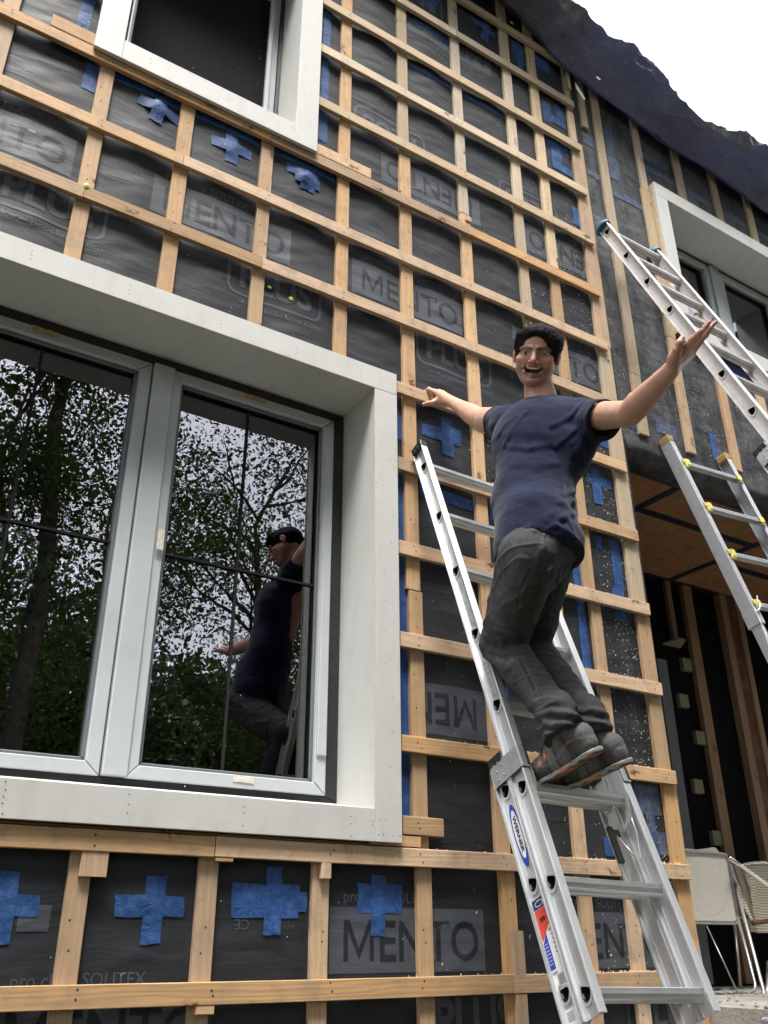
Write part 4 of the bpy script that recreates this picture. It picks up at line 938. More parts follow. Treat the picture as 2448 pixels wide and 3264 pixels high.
def load_sticker(par, cy, zt):
    bm = bmesh.new(); x = -.0035; w_ = .031
    R_ = lambda y0, y1, z0, z1: [(cy+y0*w_, zt-z0), (cy+y1*w_, zt-z0), (cy+y1*w_, zt-z1), (cy+y0*w_, zt-z1)]
    flat_on_web(bm, R_(1, -1, 0, .250), 0, x)
    flat_on_web(bm, R_(.95, -.95, .001, .030), 3, x-.0003); flat_on_web(bm, ell_pts(cy, zt-.016, .019, .0085), 0, x-.0006); flat_on_web(bm, ell_pts(cy, zt-.016, .0165, .0065), 3, x-.0008)
    flat_on_web(bm, [(cy+.95*w_, zt-.031), (cy-.95*w_, zt-.031), (cy-.95*w_, zt-.070), (cy+.95*w_, zt-.118)], 2, x-.0003)
    flat_on_web(bm, [(cy+.95*w_, zt-.124), (cy+.2*w_, zt-.098), (cy+.2*w_, zt-.196), (cy+.95*w_, zt-.196)], 1, x-.0003)
    web_text(bm, '300', cy+.004, zt-.060, .026, .014, 4, x-.0006, bold=.05); web_text(bm, '* * * *', cy+.002, zt-.042, .024, .003, 4, x-.0006); web_text(bm, "16'", cy-.013, zt-.094, .013, .010, 4, x-.0004, bold=.04)
    for k in range(5): flat_on_web(bm, R_(-.45, -.75, .108+.012*k, .112+.012*k), 4, x-.0004)
    for k in range(7): flat_on_web(bm, R_(.85, .35, .126+.009*k, .1275+.009*k), 0, x-.0006)
    for k in range(3): flat_on_web(bm, R_(.9, .1, .202+.003*k, .203+.003*k), 4, x-.0004)
    y = .35
    for k in range(13): w2 = random.choice((.02, .03, .05)); flat_on_web(bm, R_(y, y-w2, .212, .240), 4, x-.0004); y -= w2+.035
    o = bm_obj('load_sticker', bm, [STW, STB, STR, STN, STK_]); child(o, par)
load_sticker(B1_, .0, .028-.3048*6.14)
bm = bmesh.new(); zt = .028-.3048*7.13; flat_on_web(bm, [(.024, zt), (-.018, zt), (-.018, zt-.12), (.024, zt-.12)], 0, -.0035)
for k in range(5): flat_on_web(bm, [(.018, zt-.008-.005*k), (-.012, zt-.008-.005*k), (-.012, zt-.010-.005*k), (.018, zt-.010-.005*k)], 1, -.0038)
for k in range(11): flat_on_web(bm, [(.014-.0028*k, zt-.045), (.0128-.0028*k, zt-.045), (.0128-.0028*k, zt-.09), (.014-.0028*k, zt-.09)], 1, -.0038)
child(bm_obj('barcode_sticker', bm, [STW, STK_]), B1_)
LAB = simple('instruction_label_grey', (.42, .43, .45), .4, var=.2, scale=120)
for (za, zb_) in ((-.3048*2.12, -.3048*2.88), (-.3048*3.12, -.3048*3.9)):
    bm = bmesh.new(); flat_on_web(bm, [(.013, za), (-.015, za), (-.015, zb_), (.013, zb_)], 0, -.0035)
    n = int((za-zb_)/.0042)
    for k in range(n):
        if random.random() < .2: continue
        a = random.uniform(.004, .011); b = random.uniform(-.013, 0); z_ = za-.003-.0042*k; flat_on_web(bm, [(a, z_), (b, z_), (b, z_-.0014), (a, z_-.0014)], 1, -.0038)
    child(bm_obj('instruction_label', bm, [LAB, M1('label_ink', (.12, .12, .13))]), F1_)
bm = bmesh.new(); web_text(bm, 'DANGER', 0, -.3048*2.45, .05, .008, 0, .0040, bold=.05); o = bm_obj('warning_print', bm, [STK_]); o.location = (.4393, 0, 0); child(o, F2_)
for v in o.data.vertices: v.co.x = -.004
# ---- the old ladder with wooden end caps and yellow rung brackets
def old_ladder(P0, slant, ux, W):
    root = empty('orchard_ladder', (0, 0, 0)); root.name = 'combination_ladder'; root.matrix_world = frame_matrix(P0, slant, ux)
    root['label'] = 'scuffed aluminium ladder with tan end caps and yellow rung brackets leaning on the porch overhang'; root['category'] = 'ladder'
    ztop, zclamp = .185, -.3048*3.25; zbot = -4.2
    for x, s in ((-.024, 1), (W+.024, -1)):
        bm = bmesh.new()
        add_box(bm, (-.018, -.012, zclamp), (.018, -.0095, ztop), 0, .0008); add_box(bm, (-.018, .056, zclamp), (.018, .0585, ztop), 0, .0008)
        add_box(bm, (-s*.018-.0012, -.0095, zclamp), (-s*.018+.0012, .056, ztop), 0); add_box(bm, (-.005, -.0135, zclamp), (.005, -.0118, ztop), 0, .0006)
        for s2 in (-.0095, .053): add_box(bm, (s*.018-.0015, s2, zclamp), (s*.018+.0015, s2+.003, ztop), 0)
        o = bm_obj('rail', bm, ALUO); o.location.x = x; child(o, root)
        bm = bmesh.new()
        add_box(bm, (-.0145, -.006, zbot), (.0145, -.0035, zclamp+.3), 0, .0008); add_box(bm, (-.0145, .048, zbot), (.0145, .0505, zclamp+.3), 0, .0008); add_box(bm, (-s*.0145-.0012, -.0035, zbot), (-s*.0145+.0012, .048, zclamp+.3), 0)
        o = bm_obj('lower_rail', bm, ALUO); o.location.x = x; child(o, root)
        bm = bmesh.new(); add_box(bm, (-.021, -.0165, ztop-.03), (.021, .0625, ztop+.022), 0, .008); o = bm_obj('end_cap', bm, MATS.get('tan_cap') or wood_mat('tan_cap', (.50, .30, .11), (.36, .19, .06), knots=False)); o.location.x = x; child(o, root)
        bm = bmesh.new(); add_box(bm, (-.021, -.016, zclamp-.035), (.021, .062, zclamp+.05), 0, .002); o = bm_obj('slide_bracket', bm, ALUO); o.location.x = x; child(o, root)
        bm = bmesh.new(); add_tube(bm, [(-.022, -.022, zclamp+.02), (0, -.028, zclamp+.035), (.022, -.03, zclamp+.06), (.04, -.022, zclamp+.075)], .006, 8); add_tube(bm, [(.0, -.028, zclamp+.03), (.004, -.034, zclamp+.07), (.02, -.04, zclamp+.11)], .003, 6); o = bm_obj('hook', bm, ALUO); o.location.x = x; child(o, root)
    rm = bmk = None
    for k in range(0, 13):
        z = -.3048*k
        if k < 4: x0, x1 = -.004, W+.004
        else: x0, x1 = -.008, W+.008
        bm = bmesh.new(); add_box(bm, (x0, -.020, z-.015), (x1, .012, z+.010), 0, .0015); add_box(bm, (x0, -.022, z-.002), (x1, -.0202, z+.002), 0)
        child(bm_obj('rung', bm, ALUO), root)
        for x, s in ((0, 1), (W, -1)):
            bm = bmesh.new(); add_box(bm, (-.018, -.0245, z-.036), (.014, -.014, z+.020), 0, .003); add_box(bm, (-.012, -.0285, z-.025), (.024, -.0235, z+.022), 0, .003); add_box(bm, (-.028, -.0235, z-.006), (-.014, -.0145, z+.022), 0, .002)
            if s < 0: bmesh.ops.scale(bm, vec=(-1, 1, 1), verts=bm.verts)
            o = bm_obj('rung_bracket', bm, M1('yellow_plastic', (.60, .50, .13), .55, var=.15)); o.location.x = x; child(o, root)
    # a white cable tie hanging from the slide bracket
    bm = bmesh.new(); q = [(-.045, -.02, zclamp+.04), (-.052, -.02, zclamp-.02), (-.075, -.03, zclamp-.10), (-.115, -.04, zclamp-.165), (-.112, -.04, zclamp-.26), (-.112, -.04, zclamp-.305)]
    add_tube(bm, q, [.0016]*4+[.0016, .0016], 6); add_box(bm, (-.116, -.044, zclamp-.325), (-.106, -.037, zclamp-.30), 0, .001); child(bm_obj('cable_tie', bm, STW), root)
    for s, x in ((1, -.024), (-1, W+.024)):
        bm = bmesh.new(); add_box(bm, (-.02, -.02, zbot-.02), (.02, .065, zbot), 0, .003); o = bm_obj('foot', bm, BLKP); o.location.x = x; child(o, root)
    return root
old_ladder((3.7515, 2.8, 2.4191), .2349, .0803, .4657)
# ================================================================ CHAIRS ON THE PORCH
def z7(a, b, Y): return Vector(at(1450.3+a*.18805, 1795.9+b*.18805, Y))
t = NT('beige_vinyl'); co = t.obj(); b = t.ramp(t.noise(co, 5, 6, rough=.6), [(.3, (.56, .53, .46)), (.7, (.64, .61, .54))]); t.set(base=b, rough=.5); t.bump(t.noise(co, 120, 3), .15, .001); BEI = t.m
def perf(name, base):
    t = NT(name); co = t.obj(); vo = t.n('TexVoronoi', feature='F1', i_Scale=62, i_Randomness=0.0); mp = t.n('Mapping'); mp.inputs['Scale'].default_value = (1, 0, 1); t.l(co, mp.inputs[0]); t.l(mp.outputs[0], vo.inputs['Vector'])
    t.set(base=t.mix(t.ramp(vo.outputs['Distance'], [(.26, 1), (.33, 0)]), base, (.05, .04, .03)), rough=.55); return t.m
PERF = perf('perforated_cream', (.52, .49, .36)); PERFB = perf('perforated_brown', (.22, .17, .11))
STEEL = simple('dull_steel_tube', (.42, .42, .40), .42, .85, var=.15, scale=40)
def chair_a():
    foot = z7(1090, 1960, 3.48); top = z7(690, 330, 3.72)
    up = (top-foot).normalized(); X = Vector((1, 0, 0)); N_ = X.cross(up).normalized()
    root = empty('folding_chair', foot); root['label'] = 'beige folding chair folded up with a metal tube frame, next to the corner batten'; root['category'] = 'chair'
    H_ = (top.z-foot.z)/up.z; w_ = .46
    q = lambda x, t_, n=0: X*x+up*t_+N_*n
    bm = bmesh.new()
    def utube(x0, x1, tb, tt_, r, n, rad, topin):
        p = [q(x0+topin, tt_, n)]+[q(x0, tb+r, n)]
        p += [q(x0+r-r*math.cos(a), tb+r-r*math.sin(a), n) for a in (.4, .8, 1.2, 1.57)]+[q(x1-r+r*math.sin(a), tb+r-r*math.cos(a), n) for a in (0, .4, .8, 1.2, 1.57)]+[q(x1-topin, tt_, n)]
        add_tube(bm, p, rad, 10)
    utube(-w_, 0, .011, H_*.96, .045, 0, .0105, .02); utube(-w_+.03, -.030, .062, H_*.56, .04, -.02, .009, .012)
    child(bm_obj('frame', bm, STEEL), root)
    bm = bmesh.new(); add_tube(bm, [z7(405, 1085, 3.66)-foot, z7(778, 1885, 3.50)-foot], .0042, 8); child(bm_obj('brace', bm, STEEL), root)
    bm = bmesh.new(); add_tube(bm, [z7(730, 1080, 3.86)-foot, z7(790, 1780, 3.80)-foot], .009, 8); child(bm_obj('rear_leg', bm, STEEL), root)
    # the seat stands upright, seen from below: a framed tray with a round dip, the curved back behind it
    Y0 = 3.68; A = z7(770, 1062, Y0)-foot; B_ = z7(648, 262, Y0)-foot; h_ = B_.z-A.z; ws = .425; Z_ = Vector((0, 0, 1))
    def rr(x0, x1, z0, z1, r, y, seg=5):
        p = []
        for cx, cz, a in ((x1-r, z0+r, -math.pi/2), (x1-r, z1-r, 0), (x0+r, z1-r, math.pi/2), (x0+r, z0+r, math.pi)):
            for i in range(seg+1): p.append(A+Vector((cx+r*math.cos(a+math.pi/2*i/seg), y, cz+r*math.sin(a+math.pi/2*i/seg))))
        return p
    bm = bmesh.new(); add_poly_prism(bm, rr(-ws+.006, -.006, .008, h_-.006, .03, .0), (0, .018, 0)); child(bm_obj('seat', bm, BEI), root)
    bm = bmesh.new(); c_ = A+Vector((-ws/2-.01, -.0012, h_/2+.005)); rim = []
    for (r, dy) in ((1.0, .0012), (.97, .0002), (.93, .0001)): rim.append([bm.verts.new(c_+Vector((.158*r*math.cos(k*math.tau/44), dy, .160*r*math.sin(k*math.tau/44)))) for k in range(44)])
    for a, b in zip(rim, rim[1:]):
        for k in range(44): bm.faces.new((a[k], a[(k+1) % 44], b[(k+1) % 44], b[k]))
    bm.faces.new(rim[-1]); child(bm_obj('seat_dish', bm, BEI, smooth=True), root)
    bm = bmesh.new(); l_ = rr(-ws, 0, 0, h_, .035, -.004, 5); add_tube(bm, l_+[l_[0]], .0065, 8, cap=False); l_ = rr(-ws+.012, -.012, .012, h_-.016, .03, -.003, 5); add_tube(bm, l_+[l_[0]], .003, 6, cap=False); child(bm_obj('seat_rim', bm, STEEL), root)
    bm = bmesh.new(); pts = [(-ws-.01, h_-.20)]+[(0.0, h_-.20), (-.002, h_-.02), (-.012, h_+.020), (-.032, h_+.038), (-.055, h_+.040), (-.12, h_+.030), (-.20, h_+.020), (-.30, h_+.022), (-.38, h_+.034), (-ws+.01, h_+.030), (-ws-.01, h_)]
    add_poly_prism(bm, [A+Vector((x, .045, z)) for x, z in pts], (0, .014, 0)); bmesh.ops.bevel(bm, geom=bm.edges[:], offset=.003, segments=2, affect='EDGES'); child(bm_obj('backrest', bm, BEI), root)
    bm = bmesh.new(); add_tube(bm, [A+Vector((-.01, -.004, .03)), A+Vector((.030, -.02, .032))], .0035, 8); child(bm_obj('hinge_pin', bm, STEEL), root)
chair_a()
def chair_b():
    foot = z7(1500, 1900, 3.85); root = empty('folding_chair', foot); root['label'] = 'cream perforated folding chair with a bright chrome frame, half hidden behind the beige chair'; root['category'] = 'chair'
    I_ = Matrix.Translation(-foot)
    def quad(name, pts, th, mat):
        bm = bmesh.new(); add_poly_prism(bm, [Vector(p)-foot for p in pts], th); bmesh.ops.bevel(bm, geom=[e for e in bm.edges], offset=.003, segments=1, affect='EDGES'); child(bm_obj(name, bm, mat), root)
    top = [z7(a, b, 3.95) for a, b in ((805, 400), (850, 375), (930, 358), (1050, 352), (1250, 372), (1400, 420))]
    quad('backrest', [z7(1000, 1165, 3.88)]+[z7(905, 1150, 3.88), z7(880, 1000, 3.89)]+top+[z7(1560, 1000, 3.88), z7(1560, 1170, 3.88)], Vector((0, .018, 0)), PERF)
    quad('seat', [z7(700, 345, 3.80), z7(800, 395, 3.92), z7(960, 1015, 3.86), z7(925, 1035, 3.72)], Vector((.02, .0, .0)), PERFB)
    quad('seat_edge', [z7(893, 500, 3.82), z7(970, 520, 3.84), z7(1012, 1015, 3.82), z7(955, 1015, 3.80)], Vector((0, .01, 0)), PERF)
    quad('seat_front', [z7(705, 440, 3.70), z7(715, 455, 3.70), z7(945, 1020, 3.66), z7(915, 1020, 3.66), z7(820, 850, 3.67)], Vector((0, .01, 0)), PERF)
    bm = bmesh.new(); add_tube(bm, [z7(a, b, 3.94)-foot for a, b in ((800, 410), (830, 380), (930, 360), (1050, 354), (1250, 374), (1500, 430))], .010, 10)
    add_tube(bm, [z7(a, b, 3.62)-foot for a, b in ((660, 305), (780, 385), (1000, 545), (1110, 625), (1300, 765), (1600, 990))], .0125, 12); child(bm_obj('frame', bm, CHROME), root)
    bm = bmesh.new(); add_tube(bm, [z7(935, 1052, 3.70)-foot, z7(1110, 1032, 3.70)-foot, z7(1400, 1000, 3.7)-foot], .013, 10); child(bm_obj('armrest', bm, MATS['red_brown_post']), root)
    bm = bmesh.new(); add_tube(bm, [z7(1110, 1500, 3.9)-foot, z7(1070, 1930, 3.6)-foot+Vector((.02, 0, 0))], .010, 8); add_tube(bm, [z7(1300, 800, 3.8)-foot, z7(1480, 1900, 3.7)-foot], .010, 8); child(bm_obj('leg', bm, STEEL), root)
chair_b()
# rubble and gravel where the slab meets the ladder feet
for (x0, x1, y0, y1, z0, z1) in [(3.3, 4.25, 2.30, 2.548, -1.5, -.245), (4.26, 5.3, 2.32, 2.548, -1.5, -.25), (5.31, 8, 2.3, 2.548, -1.5, -.24)]:
    bm = bmesh.new(); add_box(bm, (x0, y0, z0), (x1, y1, z1), 0, .008); bmesh.ops.subdivide_edges(bm, edges=bm.edges, cuts=3)
    for v in bm.verts: v.co += Vector((0, vnoise(np.array([list(v.co)]), 9, 2)[0]*.012, vnoise(np.array([list(v.co)]), 8, 1)[0]*.010))
    hpart(bm_obj('edge_stone', bm, MATS.get('blue_stone') or simple('blue_stone', (.22, .23, .24), .85, var=.45, scale=25, bump=.6)))
bm = bmesh.new()
for k in range(260):
    x, y = random.uniform(3.45, 6), random.uniform(2.56, 3.9); s = random.uniform(.003, .014); v = bmesh.ops.create_icosphere(bm, subdivisions=1, radius=s, matrix=Matrix.Translation((x, y, -.219)) @ Matrix.Diagonal((1.4, 1, .5, 1)))
o = bm_obj('rubble_crumbs', bm, CONC); o['kind'] = 'stuff'
# bits of leaf stuck to wall and battens
def leaf(x, y, z, s, cat_label):
    bm = bmesh.new(); pts = []
    for k in range(9):
        a = k*math.tau/9; r = s*(.5+.6*random.random()); pts.append((r*math.cos(a), -.002*random.random(), r*.8*math.sin(a)))
    c_ = bm.verts.new((0, -.004, 0)); vs_ = [bm.verts.new(p) for p in pts]
    for k in range(9): bm.faces.new((vs_[k], vs_[(k+1) % 9], c_))
    o = bm_obj('leaf', bm, GREENL); o.location = (x, y, z); o['label'] = cat_label; o['category'] = 'leaf'
leaf(1.66, 2.905, 5.02, .018, 'pale green leaf scrap on the dark membrane right of the upper window')
leaf(1.235, YM-.014, 2.63, .013, 'yellow-green leaf scrap on the membrane left of the web address above the big casing'); leaf(1.345, YM-.014, 2.612, .016, 'yellow-green leaf scrap right of the other one above the big casing')
leaf(.405, 2.868, 2.755, .016, 'tiny yellow leaf resting on a batten left above the big window'); leaf(3.82, YM-.012, 3.03, .022, 'bright green leaf scrap on the bay membrane under the raised hand')
leaf(2.84, 2.866, 5.565, .018, 'green leaf sprig on the topmost batten under the tarpaulin')
# ================================================================ GROUND, TREES BEHIND THE CAMERA
t = NT('ground_soil'); co = t.obj(); b = t.ramp(t.noise(co, .8, 9, rough=.7), [(.35, (.045, .060, .022)), (.55, (.075, .065, .04)), (.75, (.12, .10, .075))]); t.set(base=b, rough=.95); t.bump(t.noise(co, 15, 9, rough=.7), .8, .03)
bm = bmesh.new()
n = 60
gv = [[bm.verts.new((-120+240*i/n, -160+240*j/n, -1.5+(.12*vnoise(np.array([[i*.3, j*.3, 0]]), 1, 1)[0] if not (26 < i < 36 and 36 < j < 44) else 0)-.0)) for j in range(n+1)] for i in range(n+1)]
for i in range(n):
    for j in range(n): bm.faces.new((gv[i][j], gv[i+1][j], gv[i+1][j+1], gv[i][j+1]))
o = bm_obj('ground', bm, MATS['ground_soil'], smooth=True); o['kind'] = 'structure'
def foliage(name, c1, c2):
    t = NT(name); co = t.obj(); oi = t.noise(co, 1.1, 3); b = t.ramp(oi, [(.35, c1), (.65, c2)]); t.set(base=b, rough=.5, spec=.4)
    tl = t.n('BsdfTranslucent'); t.l(b, tl.inputs[0]); mx = t.n('MixShader', i_Fac=.4); t.l(t.b.outputs[0], mx.inputs[1]); t.l(tl.outputs[0], mx.inputs[2]); t.l(mx.outputs[0], t.t.nodes['Material Output'].inputs[0]); return t.m
LEAF = foliage('maple_leaves', (.045, .085, .015), (.10, .16, .03)); LEAFD = foliage('dark_leaves', (.018, .040, .012), (.045, .075, .020)); BARK = simple('tree_bark', (.09, .075, .06), .9, var=.4, scale=8, bump=.8)
def tree(x, y, h, r, zc, nleaf, ls, mat, label, seed, clusters=60, limbs=14, group=None, trunk=.14, zs=1.0, lo=.28):
    rng = np.random.RandomState(seed); base = Vector((x, y, -1.5)); root = empty('tree', base); root['label'] = label; root['category'] = 'tree'
    if group: root['group'] = group
    bm = bmesh.new(); tp = [Vector((0, 0, -.2))]
    for k in range(1, 8): tp.append(Vector((rng.randn()*.08*k*.5, rng.randn()*.08*k*.5, h*.88*k/7)))
    add_tube(bm, tp, [trunk*(1-.12*k) for k in range(8)], 9)
    ends = []
    for k in range(limbs):
        f = lo+(.96-lo)*(k/limbs); b0 = tp[int(f*7)].lerp(tp[min(7, int(f*7)+1)], f*7-int(f*7)); a = rng.rand()*math.tau; L_ = r*(.55+.6*rng.rand())*(1-.45*abs(f-.5))
        p = [b0]; d = Vector((math.cos(a), math.sin(a), .45+.5*rng.rand())).normalized()
        for q in range(4): d = (d+Vector(rng.randn(3)*.16)).normalized(); p.append(p[-1]+d*L_/4)
        add_tube(bm, p, [trunk*.38*(1-.2*q)*(1-.4*f) for q in range(5)], 6); ends += p[2:]
        for q in (2, 3):
            d2 = (d+Vector(rng.randn(3)*.7)).normalized(); pp = [p[q], p[q]+d2*L_*.22, p[q]+d2*L_*.42+Vector((0, 0, .1))]; add_tube(bm, pp, [trunk*.14, trunk*.09, trunk*.04], 5); ends += pp[1:]
    child(bm_obj('trunk', bm, BARK), root)
    E_ = np.array([list(e) for e in ends]); ci = E_[rng.randint(len(E_), size=clusters)]+rng.randn(clusters, 3)*r*.16*np.array([1, 1, .8])
    ex = rng.randn(clusters//2, 3); ex /= np.linalg.norm(ex, axis=1)[:, None]; ex = ex*r*(.55+.45*rng.rand(len(ex), 1))*np.array([1, 1, zs])+np.array([0, 0, zc]); ci = np.concatenate([ci, ex])
    w_ = rng.rand(len(ci))+.3; w_ /= w_.sum(); idx = rng.choice(len(ci), nleaf, p=w_); sg = r*.13*(.6+.8*rng.rand(len(ci)))
    c_ = ci[idx]+rng.randn(nleaf, 3)*sg[idx][:, None]*np.array([1.25, 1.25, .6])
    a = rng.randn(nleaf, 3); a /= np.linalg.norm(a, axis=1)[:, None]; b = rng.randn(nleaf, 3); b -= a*(a*b).sum(1)[:, None]; b /= np.linalg.norm(b, axis=1)[:, None]
    s = ls*(.6+.8*rng.rand(nleaf, 1)); a *= s; b *= s*.6
    P = np.stack([c_-a, c_+b*.9-a*.1, c_+a, c_-b*.9-a*.1], 1).reshape(-1, 3); F = np.arange(nleaf*4).reshape(-1, 4)
    o = ob('crown', np_mesh('crown', P, F, mat, smooth=False), root); return root
tree(6.2, -7.6, 11.2, 2.6, 7.9, 24000, .038, LEAF, 'tall airy maple mirrored with bright gaps in the right glass pane', 3, clusters=150, limbs=22, zs=1.2)
tree(1.7, -7.0, 11.0, 2.7, 7.0, 36000, .043, LEAF, 'dense bright green tree mirrored in the left glass pane', 5, clusters=150, limbs=20, zs=1.2)
tree(9.6, -9.5, 11.2, 2.6, 8.0, 22000, .042, LEAF, 'sparse young tree mirrored at the right edge of the glass', 8, clusters=110, limbs=18, zs=1.1)
tree(4.1, -10.5, 12.5, 2.4, 9.0, 13000, .048, LEAFD, 'slim forked tree standing behind the airy maple', 12, clusters=80, limbs=18, zs=1.2, trunk=.12)
k = 0
WE = ['broad dark tree at the wood edge left of the photographer', 'dark tree behind the dense bright green tree, far left in the mirrored wood', 'low dark tree behind the gap between the bright green tree and the slim forked tree', 'low dark tree directly behind the slim forked tree', 'low dark tree behind the airy maple and the sparse young tree', 'dark wood edge tree right behind the sparse young tree', 'dark wood edge tree in front of the bay window side', 'outermost dark tree on the left end of the wood edge', 'outermost dark tree on the right end of the wood edge']
for (x, y, h, r) in [(-4.5, -9, 8.5, 3.2), (-1.2, -12.5, 9.5, 3.2), (2.2, -14, 7.6, 3.4), (5.6, -14.5, 7.0, 3.3), (8.8, -14.5, 7.3, 3.2), (12.3, -14, 8.2, 3.4), (16.0, -13, 9.0, 3.4), (-9, -12, 10, 3.6), (21, -11, 9.5, 3.6)]:
    tree(x, y, h, r, h*.45, 15000, .13, LEAFD, WE[k], 30+k, clusters=130, limbs=12, group='dark trees of the wood edge', zs=1.15); k += 1
TT = ['very tall tree towering left of the photographer', 'very tall tree towering right behind the photographer', 'very tall tree with its crown over the airy maple', 'very tall tree over the sparse young tree', 'very tall tree towering on the far right', 'very tall tree on the far left of the garden']  # unseen tall crowns added to keep skylight off the wall
for k, (x, y, h, r, zc, zs) in enumerate([(-3.5, -5.5, 17, 4.0, 12.0, 1.2), (2.2, -6.5, 18, 3.9, 14.6, .85), (7.2, -6.8, 18.5, 4.0, 15.2, .8), (12.8, -7.5, 17, 4.2, 12.0, 1.2), (18, -6, 16, 4.5, 9.5, 1.3), (-10, -4, 15, 4.5, 8.5, 1.4)]):
    tree(x, y, h, r, zc, 16000, .13, LEAFD, TT[k], 60+k, clusters=120, limbs=16, zs=zs, group='very tall trees round the garden', trunk=.2, lo=.66 if zc > 14 else .4)
bm = bmesh.new()
rng = np.random.RandomState(4); NL = 26000
c_ = np.stack([rng.uniform(-14, 26, NL), -16.5+rng.randn(NL)*.7, -1.5+rng.rand(NL)**1.1*5.2], 1); a = rng.randn(NL, 3)*.16; b = rng.randn(NL, 3)*.14
o = ob('undergrowth', np_mesh('undergrowth', np.stack([c_-a, c_+b, c_+a, c_-b], 1).reshape(-1, 3), np.arange(NL*4).reshape(-1, 4), LEAFD, smooth=False)); o['kind'] = 'stuff'
bm.free()
# ---------------------------------------------------------------- the man on the ladder
def skin_mat():
    t = NT('skin'); a = t.n('VertexColor', layer_name='Col')
    co = t.obj(); f = t.noise(co, 60, 4)
    b = t.mix(t.math('MULTIPLY', f, .07), a.outputs[0], (.42, .22, .16)); b = t.mix(.12, b, t.ramp(t.noise(co, 14, 3), [(.35, (.32, .18, .13)), (.65, (.56, .40, .32))]))
    t.set(base=b, rough=t.ramp(t.noise(co, 90, 3), [(.3, .42), (.7, .58)]), sss=.12)
    t.b.inputs['Subsurface Radius'].default_value = (.02, .008, .004); t.b.inputs['Subsurface Scale'].default_value = .4
    t.bump(t.noise(co, 350, 4), .25, .0006)
    return t.m
MAN = empty('person', (2.05, 2.23, .475))
MAN['label'] = 'laughing dark-haired man in navy T-shirt standing on the shiny ladder with one arm stretched out'
MAN['category'] = 'person'
def man_child(name, me, **p):
    o = ob(name, me, MAN, **p); o.matrix_parent_inverse = Matrix.Translation(-Vector(MAN.location)); return o
# head frame: columns right (his), forward, up
HS = V3(1.14, .95, .90)
_F = nrm((-.70, -.60, -.52)); _r = nrm(np.cross(_F, (0, 0, 1))); _u = np.cross(_r, _F)
_a = math.radians(14); HR = np.stack([_r*math.cos(_a)+_u*math.sin(_a), _F, _u*math.cos(_a)-_r*math.sin(_a)], 1)
HC = at(1155.5, 763, 2.05)-HR@V3(0, .066, .0)
def hp(*p): return HC+HR@(V3(*p)*HS)
def hl(P): return (P-HC)@HR/HS
SKIN = Sdf()
def head(S):
    e = lambda c, r, **k: S.ell(hp(*c), V3(*r)*HS, HR, **k)
    cn = lambda a, b, r1, r2, **k: S.cone(hp(*a), hp(*b), r1*.97, r2*.97, **k)
    e((0, -.014, .038), (.075, .096, .080))
    e((0, .028, .040), (.060, .058, .056), k=.02)
    e((0, .030, -.028), (.059, .055, .062), k=.02)
    for s in (-1, 1):
        cn((s*.050, -.004, -.050), (s*.024, .060, -.112), .018, .017, k=.012)
        e((s*.041, .058, -.028), (.022, .022, .020), k=.014)
        cn((s*.010, .087, .020), (s*.046, .071, .014), .008, .008, k=.012)
    e((0, .034, -.086), (.047, .050, .038), k=.02)
    for q_ in (-1, 1): e((q_*.036, .022, -.052), (.028, .050, .046), k=.012)
    e((0, .078, -.118), (.021, .018, .016), k=.018)
    cn((0, .086, .008), (0, .108, -.034), .0075, .0115, k=.012)
    for s in (-1, 1): e((s*.0125, .098, -.040), (.0085, .010, .0075), k=.006)
    for s in (-1, 1):
        e((s*.031, .098, -.001), (.019, .018, .012), k=.012, sub=True)
        e((s*.031, .0665, -.002), (.0152, .0152, .0152), k=.003)
        e((s*.031, .084, -.003), (.0125, .014, .0032), k=.002, sub=True)
        cn((s*.019, .098, -.040), (s*.041, .078, -.072), .0036, .004, k=.008, sub=True)
        e((s*.0065, .106, -.047), (.0036, .005, .0028), k=.003, sub=True)
    # upper and lower lips, the open mouth
    up = [(-.035, .076, -.060), (-.018, .092, -.0605), (0, .0985, -.0600), (.018, .092, -.0605), (.035, .076, -.060)]
    lo = [(-.035, .076, -.061), (-.026, .086, -.082), (0, .0935, -.0945), (.026, .086, -.082), (.035, .076, -.061)]
    ur = (.0014, .0034, .0038, .0034, .0014)
    for a, b, r1, r2 in zip(up, up[1:], ur, ur[1:]): cn(a, b, r1, r2, k=.008)
    ur = (.0014, .0040, .0050, .0040, .0014)
    for a, b, r1, r2 in zip(lo, lo[1:], ur, ur[1:]): cn(a, b, r1, r2, k=.008)
    e((0, .088, -.0680), (.0285, .034, .0060), k=.006, sub=True)
    for q_ in (-1, 1): e((q_*.025, .084, -.0650), (.0065, .024, .0036), k=.004, sub=True)
    e((0, .088, -.0745), (.0250, .034, .0160), k=.006, sub=True)
    for s in (-1, 1):
        e((s*.0735, -.014, -.004), (.0085, .0185, .024), k=.004)
        e((s*.0720, -.010, -.026), (.0070, .011, .014), k=.004)
        e((s*.0815, -.006, -.004), (.0055, .009, .014), k=.003, sub=True)
head(SKIN)
nb = at(1162, 890, 2.140); RS = at(1096, 914, 2.25); LS = at(1256, 902, 1.965)
SKIN.cone(hp(0, -.028, -.055), nb+V3(.008, .008, -.01), .047, .053, k=.010)
SKIN.cone(hp(0, .008, -.095), nb+V3(-.020, -.020, -.03), .018, .022, k=.014)
SKIN.cone(nb+V3(.01, -.01, -.015), LS+V3(0, .03, .01), .040, .035, k=.03)
SKIN.cone(nb+V3(.01, .0, -.015), RS+V3(0, -.03, .01), .040, .035, k=.03)
SKIN.cone(hp(0, -.03, -.03), nb+V3(.03, -.035, -.016), .038, .044, k=.012)
SKIN.ell(nb+V3(-.012, -.012, -.055), (.078, .078, .062), k=.02)
